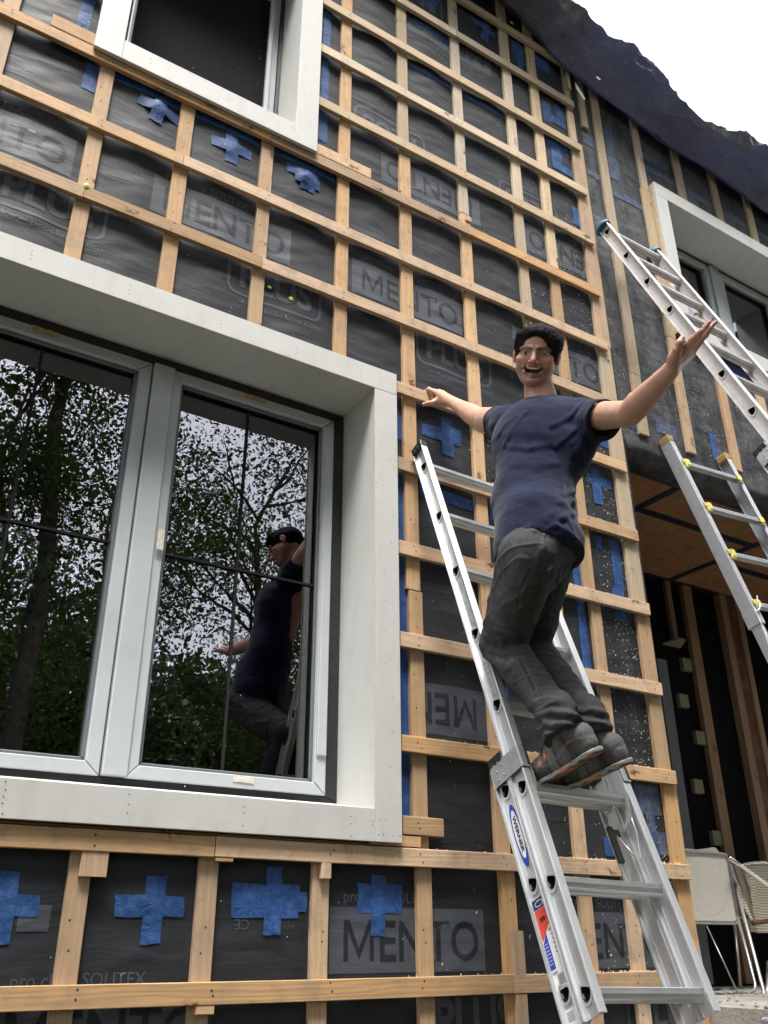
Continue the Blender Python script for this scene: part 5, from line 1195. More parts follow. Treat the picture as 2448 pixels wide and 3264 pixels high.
# hidden trunk and legs
SKIN.cone(nb+V3(.02, .02, -.10), (1.93, 2.07, 1.28), .070, .075, k=.01)
HIPL, HIPR = at(1148, 1212, 2.02), at(1190, 1212, 2.09)
KL, KR = at(1086, 1392, 2.32), at(1146, 1400, 2.33); AL, AR = at(1212, 1580, 2.085), at(1278, 1588, 2.085)
for h, k, a in ((HIPL, KL, AL), (HIPR, KR, AR)):
    SKIN.cone((1.93, 2.07, 1.28), h, .07, .06, k=.01); SKIN.cone(h, k, .065, .045); SKIN.cone(k, a, .045, .034, k=.02)
# arms
LE, LW = at(1360, 893, 1.712), at(1447, 802, 1.465)
RE, RW = at(1032, 903, 2.47), at(981, 871, 2.672)
def limb(pts, rs, k=.006):
    for a, b, r1, r2 in zip(pts, pts[1:], rs, rs[1:]): SKIN.cone(a, b, r1, r2, k=k)
lerp = lambda a, b, t: a+(b-a)*t
limb([LS, lerp(LS, LE, .45), lerp(LS, LE, .85), LE, lerp(LE, LW, .25), lerp(LE, LW, .6), LW], [.050, .051, .045, .044, .0455, .036, .0275], .0015)
limb([RS, lerp(RS, RE, .45), lerp(RS, RE, .85), RE, lerp(RE, RW, .25), lerp(RE, RW, .6), RW], [.050, .054, .047, .044, .044, .034, .0265], .0015)
SKIN.ell(lerp(RS, RE, .62)+V3(-.012, -.004, -.016), (.032, .060, .036), k=.02)
# left hand, open, palm up to the left of the picture: points in the zoomed photo patch (1900..2320, 980..1400)
def zp(x, y, Y): return at((1900+x*420/1659)/(2448/1659), (980+y*420/1659)/(2448/1659), Y)
mc = [zp(1120, 505, 1.385), zp(1160, 520, 1.405), zp(1190, 545, 1.425), zp(1205, 585, 1.445)]
tips = [[zp(1215, 400, 1.345), zp(1285, 330, 1.32), zp(1328, 290, 1.305)], [zp(1290, 360, 1.36), zp(1375, 250, 1.33), zp(1425, 190, 1.315)],
        [zp(1335, 375, 1.385), zp(1440, 255, 1.355), zp(1503, 190, 1.34)], [zp(1320, 430, 1.41), zp(1390, 350, 1.39), zp(1430, 300, 1.38)]]
fr = [(.0098, .0088, .0080, .0068), (.0100, .0090, .0082, .0070), (.0096, .0087, .0078, .0066), (.0088, .0076, .0068, .0058)]
for m, t, r in zip(mc, tips, fr):
    SKIN.cone(lerp(LW, m, .06), m, .0215, .0122, k=.007)
    q = [m]+t
    for a, b, r1, r2 in zip(q, q[1:], r, r[1:]): SKIN.cone(a, b, r1, r2, k=.0045)
th = [zp(985, 630, 1.42), zp(1020, 535, 1.395), zp(1050, 450, 1.38), zp(1085, 392, 1.372)]
SKIN.cone(LW, th[0], .022, .017, k=.008); SKIN.cone(th[0], th[1], .0175, .0125, k=.014)
SKIN.cone(th[1], th[2], .0130, .0115, k=.006); SKIN.cone(th[2], th[3], .0115, .0090, k=.006)
# right hand round the batten: zoomed patch (1340..1640, 1180..1480); batten front y 2.87, z 2.28..2.345
def zq(x, y, Y): return at((1340+x*300/1659)/(2448/1659), (1180+y*300/1659)/(2448/1659), Y)
kn = [zq(285, 395, 2.820), zq(330, 385, 2.835), zq(385, 400, 2.845), zq(440, 440, 2.85)]
for i, m in enumerate(kn):
    SKIN.cone(lerp(RW, m, .06), m, .0215, .0132, k=.007)
    x = m[0]
    a = V3(x+.002*i-.012, 2.864, 2.360); b = V3(x+.002*i-.016, 2.886, 2.357); c = V3(x+.002*i-.016, 2.900, 2.338)
    r = (.0105, .0105, .0102, .0092)[i]
    SKIN.cone(m, a, r*1.05, r, k=.008); SKIN.cone(a, b, r, r*.9, k=.004); SKIN.cone(b, c, r*.9, r*.8, k=.004)
th = [zq(350, 520, 2.80), zq(220, 575, 2.815), zq(130, 590, 2.835), zq(60, 605, 2.85)]
SKIN.cone(RW, th[0], .022, .018, k=.008); SKIN.cone(th[0], th[1], .019, .013, k=.014)
SKIN.cone(th[1], th[2], .0125, .0110, k=.006); SKIN.cone(th[2], th[3], .0110, .0088, k=.006)
for s, p in ((0, zq(330, 455, 2.82)),): SKIN.cone(RW, p, .022, .017, k=.008)
def skin_post(P, d):
    return d+vnoise(P, 55, 3)*.0006
SKIN.post = skin_post
P, F = mesh_sdf(SKIN, (1.75, 1.2, .42), (2.45, 2.98, 2.50), .0023)
L = hl(P)
col = np.tile(V3(.46, .255, .180), (len(P), 1))
def tint(c, wgt):
    global col
    w_ = np.clip(wgt, 0, 1)[:, None]; col = col*(1-w_)+V3(*c)*w_
hd = (np.abs(L) < .16).all(1)
front = np.clip((L[:, 1]-.02)/.03, 0, 1)*hd
beard_neck_shade = np.clip((-.045-L[:, 2])/.02, 0, 1)*np.clip((L[:, 2]+.175)/.05, 0, 1)*np.clip((L[:, 1]+.02)/.03, 0, 1)*(np.abs(L[:, 0]) < .09)*(L[:, 2] > -.2)  # stubble on the jaw; its tone also paints the chin's shade down the neck
tint((.23, .14, .105), beard_neck_shade*(.70+.25*vnoise(P, 260, 9)))
tint((.27, .175, .135), np.exp(-((L[:, 2]+.052)/.006)**2)*np.exp(-(L[:, 0]/.028)**2)*front*.6)
for s in (-1, 1): tint((.56, .23, .17), gauss(L, (s*.043, .07, -.03), (.020, .04, .018))*.75)
tint((.58, .25, .19), gauss(L, (0, .112, -.034), (.014, .02, .012))*.6)
LF = L*V3(1, 0, 1)
lipd = np.minimum(polyd(LF, [(-.034, 0, -.0635), (-.018, 0, -.0585), (0, 0, -.0580), (.018, 0, -.0585), (.034, 0, -.0635)]),
                  polyd(LF, [(-.033, 0, -.066), (-.025, 0, -.084), (0, 0, -.0935), (.025, 0, -.084), (.033, 0, -.066)]))
tint((.33, .14, .115), np.clip(1.4-lipd/.0034, 0, 1)*front*.75*np.clip((.032-np.abs(L[:, 0]))/.004, 0, 1))
inm = hd*(np.abs(L[:, 0]) < .026)*(L[:, 2] < -.062)*(L[:, 2] > -.088)*(L[:, 1] < .080)*(L[:, 1] > .04)
tint((.10, .022, .018), inm*1.0)
for s in (-1, 1):
    bd = polyd(LF, [(s*.012, 0, .0155), (s*.030, 0, .0225), (s*.052, 0, .0130)])
    tint((.030, .018, .013), np.clip(1.9-bd/.0048, 0, 1)*front*.96*(L[:, 1] > .05))
    tint((.23, .12, .09), gauss(L, (s*.031, .085, -.012), (.018, .03, .008))*.55)
    tint((.06, .03, .025), gauss(L, (s*.031, .085, .0030), (.015, .02, .0030))*.85); tint((.25, .13, .10), gauss(L, (s*.029, .085, .008), (.017, .03, .007))*.55)
    tint((.03, .01, .01), gauss(L, (s*.0065, .104, -.0465), (.004, .008, .003))*.95)
    tint((.55, .22, .17), gauss(L, (s*.083, -.01, -.02), (.012, .02, .03))*.5)
for t in [q[-1] for q in tips]+[th[-1]]: tint((.60, .26, .20), np.exp(-(np.linalg.norm(P-t, axis=1)/.03)**2)*.5)
pal = np.linalg.norm(P-(mc[1]+LW)/2, axis=1); tint((.58, .28, .21), np.exp(-(pal/.07)**2)*.5)
for s in (-1, 1):  # shade of smile, eye and forehead creases painted as dark lines
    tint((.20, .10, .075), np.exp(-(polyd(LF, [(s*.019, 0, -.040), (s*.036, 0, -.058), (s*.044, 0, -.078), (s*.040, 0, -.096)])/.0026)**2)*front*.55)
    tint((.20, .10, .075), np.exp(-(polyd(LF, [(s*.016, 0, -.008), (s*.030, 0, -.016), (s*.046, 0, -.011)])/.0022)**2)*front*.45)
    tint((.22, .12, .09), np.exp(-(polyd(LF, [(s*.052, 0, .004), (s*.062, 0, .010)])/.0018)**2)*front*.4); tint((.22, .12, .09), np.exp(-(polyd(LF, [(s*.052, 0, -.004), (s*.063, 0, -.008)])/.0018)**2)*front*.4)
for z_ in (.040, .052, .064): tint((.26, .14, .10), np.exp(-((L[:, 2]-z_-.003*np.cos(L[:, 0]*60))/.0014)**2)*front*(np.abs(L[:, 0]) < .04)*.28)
col *= (1+.07*vnoise(P, 40, 5)+.05*vnoise(P, 300, 6))[:, None]
HAIR = Sdf()
HAIR.ell(hp(0, -.016, .034), (.090, .106, .083), HR)
for q_ in (-1, 1): HAIR.ell(hp(q_*.062, .026, .050), (.015, .030, .034), HR, k=.010)
HAIR.ell(hp(.005, .046, .084), (.058, .038, .022), HR, k=.03)
HAIR.ell(hp(-.050, .010, .054), (.038, .062, .044), HR, k=.03)
HAIR.ell(hp(-.005, .020, .080), (.050, .060, .040), HR, k=.03)
HAIR.ell(hp(0, .128, -.036), (.073, .088, .1090), HR, k=.012, sub=True)
HAIR.ell(hp(0, .05, -.085), (.14, .092, .080), HR, k=.012, sub=True)
HAIR.plane(hp(0, 0, -.048), HR@V3(0, 0, -1), .01)
for s in (-1, 1): HAIR.ell(hp(s*.082, -.006, -.022), (.020, .024, .036), HR, k=.006, sub=True)
def hair_post(P, d):
    q = hl(P)
    return d+vnoise(q*V3(1, .55, 1), 75, 1)*.0015+vnoise(q*V3(1.6, .35, 1), 150, 2)*.0014
HAIR.post = hair_post
hdist = HAIR.ev(P); tint((.020, .015, .013), np.clip(1-hdist/.0050, 0, 1)*(L[:, 2] > -.03)*hd*.85)
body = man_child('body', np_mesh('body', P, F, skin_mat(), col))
# eyes
def eye(s):
    bm = bmesh.new(); bmesh.ops.create_uvsphere(bm, u_segments=24, v_segments=16, radius=.0124)
    d = Vector(HR@V3(*(nrm((-.05, 1, -.02)))))
    for f in bm.faces:
        a = f.calc_center_median().normalized().dot(d)
        f.material_index = 2 if a > .955 else (1 if a > .84 else 0)
    bmesh.ops.translate(bm, verts=bm.verts, vec=Vector(hp(s*.031, .0672, -.002)))
    o = bm_obj('eye', bm, [simple_cache('eye_white', (.62, .58, .54), .2), simple_cache('iris', (.06, .03, .015), .2), simple_cache('pupil', (.01, .01, .01), .1)], MAN, smooth=True)
    o.matrix_parent_inverse = Matrix.Translation(-Vector(MAN.location))
def simple_cache(n, *a, **k): return MATS[n] if n in MATS else simple(n, *a, **k)
eye(-1); eye(1)
# teeth and tongue
bm = bmesh.new()
for i in range(-3, 4):
    a = i*.0062; y = .0850-.5*(a/.034)**2*.028; hgt = .0085 if abs(i) < 3 else .0072
    ww = .0029
    ang = -math.atan(2*.5*.028*a/.034**2)
    c, s_ = math.cos(ang), math.sin(ang)
    ps = []
    for (dx, dy, dz) in ((-ww, 0, 0), (ww, 0, 0), (ww, -.004, 0), (-ww, -.004, 0)):
        ps.append((a+dx*c-dy*s_, y+dx*s_+dy*c))
    z1 = -.0610+(a/.03)**2*.0030; z0 = z1-hgt*.95+abs(a)*.06
    v = [bm.verts.new(hp(px, py, z)) for z in (z0, z1) for px, py in ps]
    for q in ((3, 2, 1, 0), (4, 5, 6, 7), (0, 1, 5, 4), (1, 2, 6, 5), (2, 3, 7, 6), (3, 0, 4, 7)): bm.faces.new([v[j] for j in q])
o = bm_obj('teeth', bm, simple('tooth_enamel', (.66, .61, .50), .3), MAN); o.matrix_parent_inverse = Matrix.Translation(-Vector(MAN.location))
T = Sdf(); T.ell(hp(0, .060, -.0885), (.022, .026, .0095), HR)
P, F = mesh_sdf(T, hp(0, .062, -.087)-.04, hp(0, .062, -.087)+.04, .002)
man_child('tongue', np_mesh('tongue', P, F, simple('tongue_pink', (.24, .075, .065), .4)))
# hair
P, F = mesh_sdf(HAIR, HC-.19, HC+.19, .0030)
t = NT('dark_hair'); co = t.obj()
t.set(base=t.ramp(t.noise(co, 260, 4, sc=(1, 1, 1)), [(.35, (.004, .0035, .003)), (.7, (.016, .012, .010))]), rough=.7, spec=.12)
t.bump(t.noise(co, 420, 4), .8, .0015)
hair = man_child('hair', np_mesh('hair', P, F, MATS['dark_hair']))
# short strands standing off the hair mass
me = hair.data; nv = len(P); idx = np.random.choice(nv, 5200)
nor = np.empty(nv*3, np.float32); me.vertices.foreach_get('normal', nor); nor = nor.reshape(-1, 3)
sv = []; sf = []
swirl = HR@V3(.5, .5, .25)
for i in idx:
    p = P[i]; n_ = nor[i]
    q = hl(p)
    if q[2] < -.02 and q[1] > .01: continue
    d = swirl-n_*(swirl@n_); d = nrm(d/(np.linalg.norm(d)+.2)+n_*.12+np.random.randn(3)*.22); s_ = np.cross(d, n_); s_ = s_/(np.linalg.norm(s_)+1e-6)*.0007
    ln = random.uniform(.006, .014); b = len(sv)
    sv += [p-s_-n_*.002, p+s_-n_*.002, p+d*ln*.6+s_*.7-n_*.0004*ln, p+d*ln*.6-s_*.7, p+d*ln-n_*ln*.12]
    sf += [(b, b+1, b+2, b+3), (b+3, b+2, b+4, b+4)]
me2 = bpy.data.meshes.new('hair_strands'); me2.from_pydata([tuple(v) for v in sv], [], [f if f[2] != f[3] else f[:3] for f in sf]); me2.materials.append(MATS['dark_hair'])
st = ob('hair_strands', me2, hair); st['kind'] = 'stuff'
# ---------------------------------------------------------------- T-shirt, jeans, shoes
SH = Sdf()
ch = at(1172, 965, 2.075); bl = at(1152, 1085, 2.10); wa = at(1160, 1150, 2.06)
def torso(S, g=0):
    fx = nrm((-.72, -.60, 0)); rx = nrm(np.cross(fx, (0, 0, 1))); MT = np.stack([rx, fx, V3(0, 0, 1)], 1)
    f2 = nrm((-.80, -.20, 0)); r2 = nrm(np.cross(f2, (0, 0, 1))); M2 = np.stack([r2, f2, V3(0, 0, 1)], 1)
    S.ell(ch+V3(0, 0, .01), (.188+g, .118+g, .20+g), MT, k=.05)
    S.ell(bl, (.150+g, .118+g, .20+g), MT, k=.06)
    S.cone(wa+V3(0, 0, .03), wa+V3(0, 0, -.12), .134+g, .142+g, k=.05)
    S.ell(wa+V3(0, 0, -.06), (.158+g, .134+g, .17+g), M2, k=.03)
    S.cone(RS+V3(0, -.005, -.005), LS+V3(0, .005, -.005), .060+g, .060+g, k=.05)
    S.cone(nb+V3(0, 0, -.035), (RS+LS)/2, .075+g, .09+g, k=.05)
    S.cone(nb+V3(0, 0, -.015), LS, .060+g, .055+g, k=.04); S.cone(nb+V3(0, 0, -.015), RS, .060+g, .055+g, k=.04)
    return MT
MT = torso(SH)
lsd = nrm(LE-LS); rsd = nrm(RE-RS)
sa, sb = LS-lsd*.02, LS+lsd*.160+V3(0, 0, -.016)
SH.cone(sa, sb, .062, .072, k=.03)
ta, tb = RS-rsd*.02, RS+rsd*.110+V3(0, 0, -.004)
SH.cone(ta, tb, .062, .066, k=.03)
SH.cone(LS+V3(0, .06, -.10), LS+lsd*.09+V3(0, 0, -.030), .05, .054, k=.05)
# hollow sleeves and hem, neckline
SH.cone(lerp(sa, sb, .72), lerp(sa, sb, 1.8), .061, .074, k=.003, sub=True)
SH.cone(lerp(ta, tb, .75), lerp(ta, tb, 2.0), .056, .061, k=.003, sub=True)
SH.cap(LS+lsd*.150, lsd+V3(-.05, 0, -.12), .17)
SH.cap(RS+rsd*.098, rsd+V3(-.15, 0, .05), .13)
SH.plane(at(1165, 1157, 1.95), (-.10, -.10, -1), .004)
nd = nrm(hp(0, 0, -.05)-nb+V3(-.01, -.02, .02))
SH.cone(nb+nd*.002, nb+nd*.16, .066, .084, k=.006, sub=True)
SH.ell(nb+V3(-.036, -.034, .0), (.062, .062, .046), k=.01, sub=True)
SH.ell(at(1168, 857, 2.05), (.064, .064, .030), k=.01, sub=True)
D0 = lambda x, y, Y: at(x, y, Y)
folds = [([(1262, 868), (1225, 905), (1190, 920)], .010, .006), ([(1285, 885), (1240, 930), (1200, 965)], .010, .006), ([(1275, 900), (1262, 940), (1245, 985)], .012, .006),
         ([(1200, 1135), (1140, 1160), (1090, 1172)], .013, .009), ([(1235, 1080), (1190, 1115), (1130, 1150), (1085, 1185)], .014, .010), ([(1250, 1100), (1210, 1120), (1160, 1140)], .012, .008),
         ([(1252, 1050), (1235, 1062), (1215, 1070)], .011, .008), ([(1252, 1075), (1235, 1082), (1205, 1088)], .011, .008), ([(1252, 1100), (1235, 1110), (1215, 1118)], .011, .008),
         ([(1120, 900), (1095, 915), (1080, 935)], .009, .006), ([(1135, 893), (1112, 925), (1090, 960)], .010, .006), ([(1190, 960), (1140, 970), (1095, 965)], .016, .004),
         ([(1230, 985), (1222, 1030), (1215, 1075)], .012, .005), ([(1200, 1000), (1160, 1010), (1110, 1005)], .02, .004), ([(1180, 1125), (1230, 1150), (1245, 1165)], .010, .007),
         ([(1225, 1120), (1235, 1140), (1240, 1160)], .008, .006)]
fold3 = []
for pts, w_, a_ in folds:
    q = []
    for (x, y) in pts:
        # drop the photo position onto the cloth by marching along the view ray
        for Y in np.arange(1.75, 2.35, .006):
            p = at(x, y, Y)
            if SH.ev(p[None])[0] < 0: break
        q.append(p)
    fold3.append((q, w_, a_))
NECK = Sdf(); NECK.cone(nb+nd*.002, nb+nd*.16, .066, .084, k=.01); NECK.ell(nb+V3(-.036, -.034, .0), (.062, .062, .046), k=.01); NECK.ell(at(1168, 857, 2.05), (.064, .064, .030), k=.01)
CAPS = [(LS+lsd*.150, nrm(lsd+V3(-.05, 0, -.12)), .17), (RS+rsd*.098, nrm(rsd+V3(-.15, 0, .05)), .13)]
def sh_post(P, d):
    m = np.abs(d) < .05
    if m.any():
        Q = P[m]; e = np.zeros(len(Q))
        for q, w_, a_ in fold3:
            e -= a_*1.2*np.exp(-(polyd(Q, q)/(w_*.75))**2)
            off = [p+V3(.0, 0, -.022) for p in q]; e += a_*.5*np.exp(-(polyd(Q, off)/w_)**2)
        u = Q@V3(.35, -.2, 1)
        e += vnoise(np.stack([Q[:, 0]*.7, Q[:, 1]*.7, u*1.6], -1), 16, 8)*.0032+vnoise(Q*V3(1, 1, 1.8), 34, 9)*.0010
        nk = NECK.ev(Q); e -= .0022*(np.clip((.014-nk)/.003, 0, 1)*(nk > -.01))
        for c_, n_, r_ in CAPS:
            t_ = (c_-Q)@n_; e += .0016*np.exp(-((t_-.020)/.003)**2)*(np.linalg.norm(Q-c_, axis=-1) < r_)
        d = d.copy(); d[m] += e
    return d
SH.post = sh_post
P, F = mesh_sdf(SH, (1.66, 1.65, 1.12), (2.32, 2.50, 2.02), .0044)
t = NT('navy_cotton'); co = t.obj()
t.set(base=t.ramp(t.noise(co, 26, 5), [(.3, (.008, .011, .029)), (.7, (.0135, .018, .044))]), rough=.95, sheen=.12, spec=.1)
t.bump(t.noise(co, 500, 3), .35, .0006)
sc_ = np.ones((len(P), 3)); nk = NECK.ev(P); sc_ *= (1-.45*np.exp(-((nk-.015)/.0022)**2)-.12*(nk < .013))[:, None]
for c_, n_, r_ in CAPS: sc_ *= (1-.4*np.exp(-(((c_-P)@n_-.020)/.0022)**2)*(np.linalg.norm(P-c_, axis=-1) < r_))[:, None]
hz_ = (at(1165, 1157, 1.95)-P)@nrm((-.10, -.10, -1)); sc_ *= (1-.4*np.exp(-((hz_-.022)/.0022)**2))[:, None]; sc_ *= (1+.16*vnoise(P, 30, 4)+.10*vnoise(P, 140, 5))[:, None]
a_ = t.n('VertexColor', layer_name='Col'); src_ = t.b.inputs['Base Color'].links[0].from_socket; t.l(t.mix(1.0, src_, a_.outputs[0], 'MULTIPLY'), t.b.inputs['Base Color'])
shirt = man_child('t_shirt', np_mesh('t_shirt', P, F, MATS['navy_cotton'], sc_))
# ribbed collar
bm = bmesh.new()
# jeans
JN = Sdf()
f2 = nrm((-.55, .75, 0)); r2 = nrm(np.cross(f2, (0, 0, 1))); M2 = np.stack([r2, f2, V3(0, 0, 1)], 1)
hc = (HIPL+HIPR)/2
JN.ell(hc+V3(.0, .015, .05), (.128, .104, .15), M2, k=.03)
JN.ell(hc+V3(.030, -.030, .055), (.078, .078, .090), M2, k=.03)
JN.ell(hc+V3(-.045, -.03, .035), (.085, .080, .100), M2, k=.03)
for h, k, a in ((HIPL, KL, AL), (HIPR, KR, AR)):
    JN.cone(h+V3(0, .01, .02), k, .098 if h is HIPL else .086, .078 if h is HIPL else .068, k=.02)
    JN.cone(k, a+V3(0, -.005, .03), .070, .054, k=.012)
    JN.cone(a+V3(0, .01, .07), a+V3(0, 0, -.01), .058, .062, k=.02)
JN.plane(at(1165, 1152, 1.96)+V3(0, 0, .035), (.1, .1, 1), .004)
def hemcut(P, d):
    for a, k in ((AL, KL), (AR, KR)):
        ax = nrm(a-k)+V3(0, 0, -.35); ax = nrm(ax)
        near = np.linalg.norm(P-a, axis=-1) < .16
        pl = (P-(a+V3(0, 0, -.022)))@ax
        d = np.where(near, np.maximum(d, pl), d)
    return d
jf = [([(1050, 1375), (1085, 1395), (1120, 1390)], .013, .012), ([(1060, 1405), (1095, 1412), (1135, 1400)], .012, .011), ([(1075, 1360), (1110, 1372), (1130, 1382)], .011, .010),
      ([(1060, 1440), (1100, 1440), (1135, 1425)], .012, .007), ([(1065, 1340), (1090, 1352), (1115, 1350)], .012, .006), ([(1180, 1290), (1165, 1330), (1130, 1370)], .012, .006),
      ([(1180, 1585), (1205, 1592), (1240, 1580)], .010, .012), ([(1175, 1560), (1210, 1566), (1240, 1552)], .010, .010), ([(1190, 1535), (1215, 1543), (1240, 1530)], .010, .007), ([(1185, 1610), (1220, 1612), (1250, 1600)], .009, .010),
      ([(1170, 1500), (1200, 1520), (1225, 1510)], .012, .005), ([(1215, 1215), (1200, 1260), (1190, 1290)], .010, .006), ([(1120, 1220), (1100, 1280), (1085, 1330)], .03, .004),
      ([(1265, 1560), (1290, 1575), (1320, 1570)], .010, .008), ([(1275, 1590), (1300, 1600), (1330, 1592)], .010, .009)]
jf3 = []
for pts, w_, a_ in jf:
    q = []
    for (x, y) in pts:
        for Y in np.arange(1.80, 2.5, .006):
            p = at(x, y, Y)
            if JN.ev(p[None])[0] < 0: break
        q.append(p)
    jf3.append((q, w_, a_))
def jn_post(P, d):
    m = np.abs(d) < .05
    d = d.copy()
    if m.any():
        Q = P[m]; e = np.zeros(len(Q))
        for q, w_, a_ in jf3:
            e -= a_*1.25*np.exp(-(polyd(Q, q)/(w_*.75))**2)
            off = [p+V3(0, 0, -.020) for p in q]; e += a_*.6*np.exp(-(polyd(Q, off)/w_)**2)
        e += vnoise(Q*V3(1, 1, .8), 15, 12)*.0040-(1-np.abs(vnoise(Q*V3(1, 1, 2.2)+Q[:, [2, 0, 1]]*.6, 13, 13)))**6*.0050-(1-np.abs(vnoise(Q*V3(1.4, 1.4, 1.2), 27, 15)))**6*.0020
        for a in (AL, AR):   # stacked cloth over the shoe
            z = Q[:, 2]-a[2]; e -= .0045*np.sin(z*150+Q[:, 0]*20)*np.exp(-((z-.03)/.05)**2)*(np.linalg.norm(Q-a, axis=1) < .15)
        d[m] += e
    return hemcut(P, d)
JN.post = jn_post
P, F = mesh_sdf(JN, (1.70, 1.80, .52), (2.36, 2.50, 1.40), .0038)
# worn, faded denim: lighter on the thigh front, seat and knees, dark stitched seams
base = np.tile(V3(.044, .045, .049), (len(P), 1))
def fade(c, wgt):
    global base
    w_ = np.clip(wgt, 0, 1)[:, None]; base = base*(1-w_)+V3(*c)*w_
def onj(pts):
    q = []
    for (x, y) in pts:
        for Y in np.arange(1.80, 2.5, .004):
            p = at(x, y, Y)
            if JN.ev(p[None])[0] < 0: break
        q.append(p)
    return q
seams = [onj([(1178, 1158), (1165, 1195), (1140, 1235), (1122, 1275), (1112, 1330)]), onj([(1218, 1162), (1212, 1200), (1205, 1240), (1208, 1265), (1196, 1300), (1165, 1345)]), onj([(1122, 1425), (1150, 1480), (1175, 1550)])]
lights = [(onj([(1105, 1230), (1085, 1280), (1070, 1340)]), .040, .42), (onj([(1055, 1418), (1085, 1428), (1110, 1432)]), .020, .65), (onj([(1230, 1190), (1240, 1225)]), .03, .5), (onj([(1130, 1480), (1160, 1540)]), .03, .2)]
for q, w_, a_ in lights: fade((.17, .172, .18), np.exp(-(polyd(P, q)/w_)**2)*a_*(.75+.5*vnoise(P, 60, 4)))
col_n = vnoise(P, 90, 6)*.5+.5
for q in seams:
    dd = polyd(P, q)
    fade((.14, .14, .145), np.exp(-((dd-.008)/.005)**2)*.22*(.4+col_n)); fade((.006, .006, .007), np.exp(-(dd/.0042)**2)*.95)
rip = onj([(1187, 1228)])[0]
fade((.55, .55, .55), np.exp(-(np.linalg.norm((P-rip)*V3(1, 1, .8)+vnoise(P, 120, 2)[:, None]*.006, axis=1)/.007)**2)*1.0)
fade((.01, .01, .012), np.exp(-(np.linalg.norm(P-onj([(1194, 1230)])[0], axis=1)/.005)**2))
base *= (1+.22*vnoise(P, 45, 7)+.12*vnoise(P*V3(1, 1, .3), 300, 3))[:, None]
t = NT('black_denim'); a = t.n('VertexColor', layer_name='Col'); co = t.obj()
t.set(base=t.mix(.22, a.outputs[0], t.ramp(t.noise(co, 500, 3), [(.3, (.015, .016, .019)), (.7, (.10, .10, .105))])), rough=.9, spec=.2)
t.bump(t.noise(co, 650, 3), .4, .0006)
jeans = man_child('jeans', np_mesh('jeans', P, F, MATS['black_denim'], base))
# copper rivet at the pocket corner
bm = bmesh.new(); bmesh.ops.create_uvsphere(bm, u_segments=8, v_segments=6, radius=.004, matrix=Matrix.Translation(Vector(onj([(1175, 1153)])[0])))
o = bm_obj('rivet', bm, simple('copper', (.6, .3, .18), .3, 1), jeans)
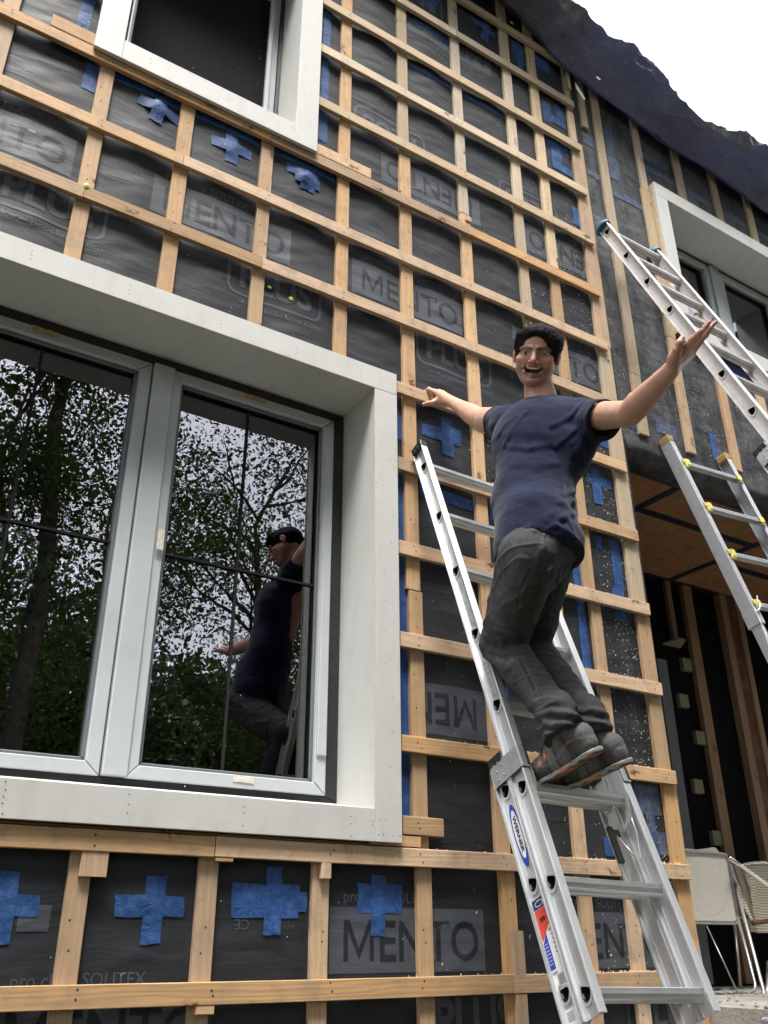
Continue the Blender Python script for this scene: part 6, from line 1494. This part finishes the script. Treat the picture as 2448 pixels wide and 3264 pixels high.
# shoes
def shoe(a, toe, heel, label):
    a = np.asarray(a); toe = np.asarray(toe); heel = np.asarray(heel)
    fw = nrm(toe-heel); rt = nrm(np.cross(fw, (0, 0, 1))); up = np.cross(rt, fw); ra = math.radians(16); rt, up = rt*math.cos(ra)+up*math.sin(ra), up*math.cos(ra)-rt*math.sin(ra); MS = np.stack([rt, fw, up], 1)
    L_ = np.linalg.norm(toe-heel); o_ = heel
    s = lambda x, y, z: o_+MS@V3(x, y*L_, z)
    root = empty('shoe', (0, 0, 0), MAN); root.matrix_parent_inverse = Matrix.Translation(-Vector(MAN.location))
    U = Sdf()
    U.cone(s(0, .14, .060), s(0, .55, .048), .042, .043, k=.02); U.cone(s(0, .5, .042), s(.0, .84, .030), .046, .036, k=.02)
    U.ell(s(0, .72, .034), (.052, .080, .036), MS, k=.02); U.ell(s(0, .90, .028), (.042, .038, .028), MS, k=.01)
    U.cone(s(0, .16, .06), a+V3(0, -.005, .0), .036, .036, k=.02); U.cone(s(0, .42, .06), a+V3(0, .02, .0), .042, .036, k=.03)
    U.cone(s(0, .12, .03), s(0, .86, .022), .036, .036, k=.01)
    U.box(s(0, .5, -.01), (.2, .5, .012), .002, MS, k=.004, sub=True)
    def up_post(P, d):
        q = (P-o_)@MS; yy = q[:, :, :, 1]/L_ if q.ndim == 4 else q[..., 1]/L_
        r_ = .0016*np.sin(yy*70+np.abs(q[..., 0])*60)*((yy > .5) & (yy < .95))
        return d+r_+vnoise(P, 90, 5)*.0009
    U.post = up_post
    P, F = mesh_sdf(U, o_-.15+fw*.12, o_+.15+fw*.17, .0030)
    q = (P-o_)@MS; yy = q[:, 1]/L_
    c = np.tile(V3(.075, .074, .074), (len(P), 1))
    def tt(cc, w_):
        nonlocal c
        w_ = np.clip(w_, 0, 1)[:, None]; c = c*(1-w_)+V3(*cc)*w_
    tt((.14, .135, .13), np.exp(-((yy-.42+q[:, 2]*1.5)/.10)**2)*.7); tt((.022, .022, .024), np.exp(-((yy-.22)/.05)**2)*.7)
    tt((.022, .022, .024), np.clip((yy-.86)/.05, 0, 1))
    for y0, z0 in ((.55, .055), (.66, .048)): tt((.62, .22, .07), np.exp(-(((yy-y0)*L_/.010)**2+((q[:, 2]-z0)/.010)**2)))
    tt((.50, .12, .06), np.exp(-(((yy-.20)*L_/.004)**2+((q[:, 2]-.055)/.004)**2)))
    c *= (1+.25*vnoise(P, 260, 6))[:, None]
    for y0 in (.30, .47, .60, .80): tt((.018, .018, .02), np.exp(-(((yy-y0+q[:, 2]*(1.2 if y0 < .7 else -1))*L_)/.0028)**2)*.8)
    tt((.20, .195, .185), (np.abs(yy-.53+q[:, 2]*1.0) < .05)*.5); tt((.25, .25, .245), np.exp(-((q[:, 2]-.042-.012*np.sin(yy*9))/.002)**2)*(yy < .75)*.5)
    if 'shoe_fabric' not in MATS:
        t = NT('shoe_fabric'); at_ = t.n('VertexColor', layer_name='Col'); t.set(base=at_.outputs[0], rough=.75); t.bump(t.noise(t.obj(), 400, 3), .5, .0008)
        t = NT('shoe_sole_rubber'); at_ = t.n('VertexColor', layer_name='Col'); t.set(base=at_.outputs[0], rough=.7)
    ob('shoe_upper', np_mesh('shoe_upper', P, F, MATS['shoe_fabric'], c), root)
    # sole: wavy midsole over a treaded outsole
    Wd = Sdf()
    Wd.cone(s(0, .12, .008), s(0, .45, .004), .041, .037, k=.02); Wd.cone(s(0, .45, .004), s(.002, .74, .0), .037, .047, k=.02); Wd.cone(s(0, .74, .0), s(0, .90, .003), .047, .036, k=.02)
    Wd.ell(s(0, .5, .034), (.2, .4, .030), MS, k=.004, sub=True)
    Wd.box(s(0, .5, -.055), (.2, .5, .044), .002, MS, k=.004, sub=True)
    def so_post(P, d):
        q = (P-o_)@MS; yy = q[..., 1]/L_
        top = q[..., 2]-(.022+.006*np.sin(yy*30)+.012*np.clip(.35-yy, 0, 1)*2)
        tread = .0022*((np.sin(yy*120+q[..., 0]*90) > .2) & (q[..., 2] < -.008))
        return np.maximum(d, top)+tread
    Wd.post = so_post
    P, F = mesh_sdf(Wd, o_-.15+fw*.12, o_+.15+fw*.17, .0028)
    q = (P-o_)@MS; yy = q[:, 1]/L_; c = np.tile(V3(.30, .30, .265), (len(P), 1))
    tt((.035, .035, .037), np.clip((-.007+.003*np.sin(yy*38)-q[:, 2])/.003, 0, 1)); tt((.10, .10, .095), np.exp(-((q[:, 2]-.004-.004*np.sin(yy*38))/.0018)**2))
    tt((.62, .20, .06), (np.abs(yy-.46) < .10)*np.clip((.002-q[:, 2])/.003, 0, 1)*.55*(vnoise(P, 60, 3) > -.25))
    tt((.55, .13, .05), np.exp(-((yy-.07)/.03)**2)*np.clip((.000-q[:, 2])/.003, 0, 1)*(vnoise(P, 80, 1) > 0))
    ob('sole', np_mesh('sole', P, F, MATS['shoe_sole_rubber'], c), root)
    bm = bmesh.new()
    for i in range(5):
        y = .50+i*.065; z = .078-i*.0075
        add_tube(bm, [s(-.022, y, z-.008), s(0, y+.015, z), s(.022, y, z-.008)], .0022, 5)
    add_tube(bm, [s(0, .46, .086), s(-.02, .50, .11), s(-.035, .58, .085), s(-.040, .66, .05)], .0018, 5)
    add_tube(bm, [s(0, .46, .086), s(.02, .47, .10), s(.035, .54, .08)], .0018, 5)
    bm_obj('laces', bm, simple_cache('lace_black', (.02, .018, .018), .8), root)
shoe(AL, (2.018, 2.285, .466), (2.035, 1.995, .546), '')
shoe(AR, (2.132, 2.285, .464), (2.160, 1.995, .523), '')
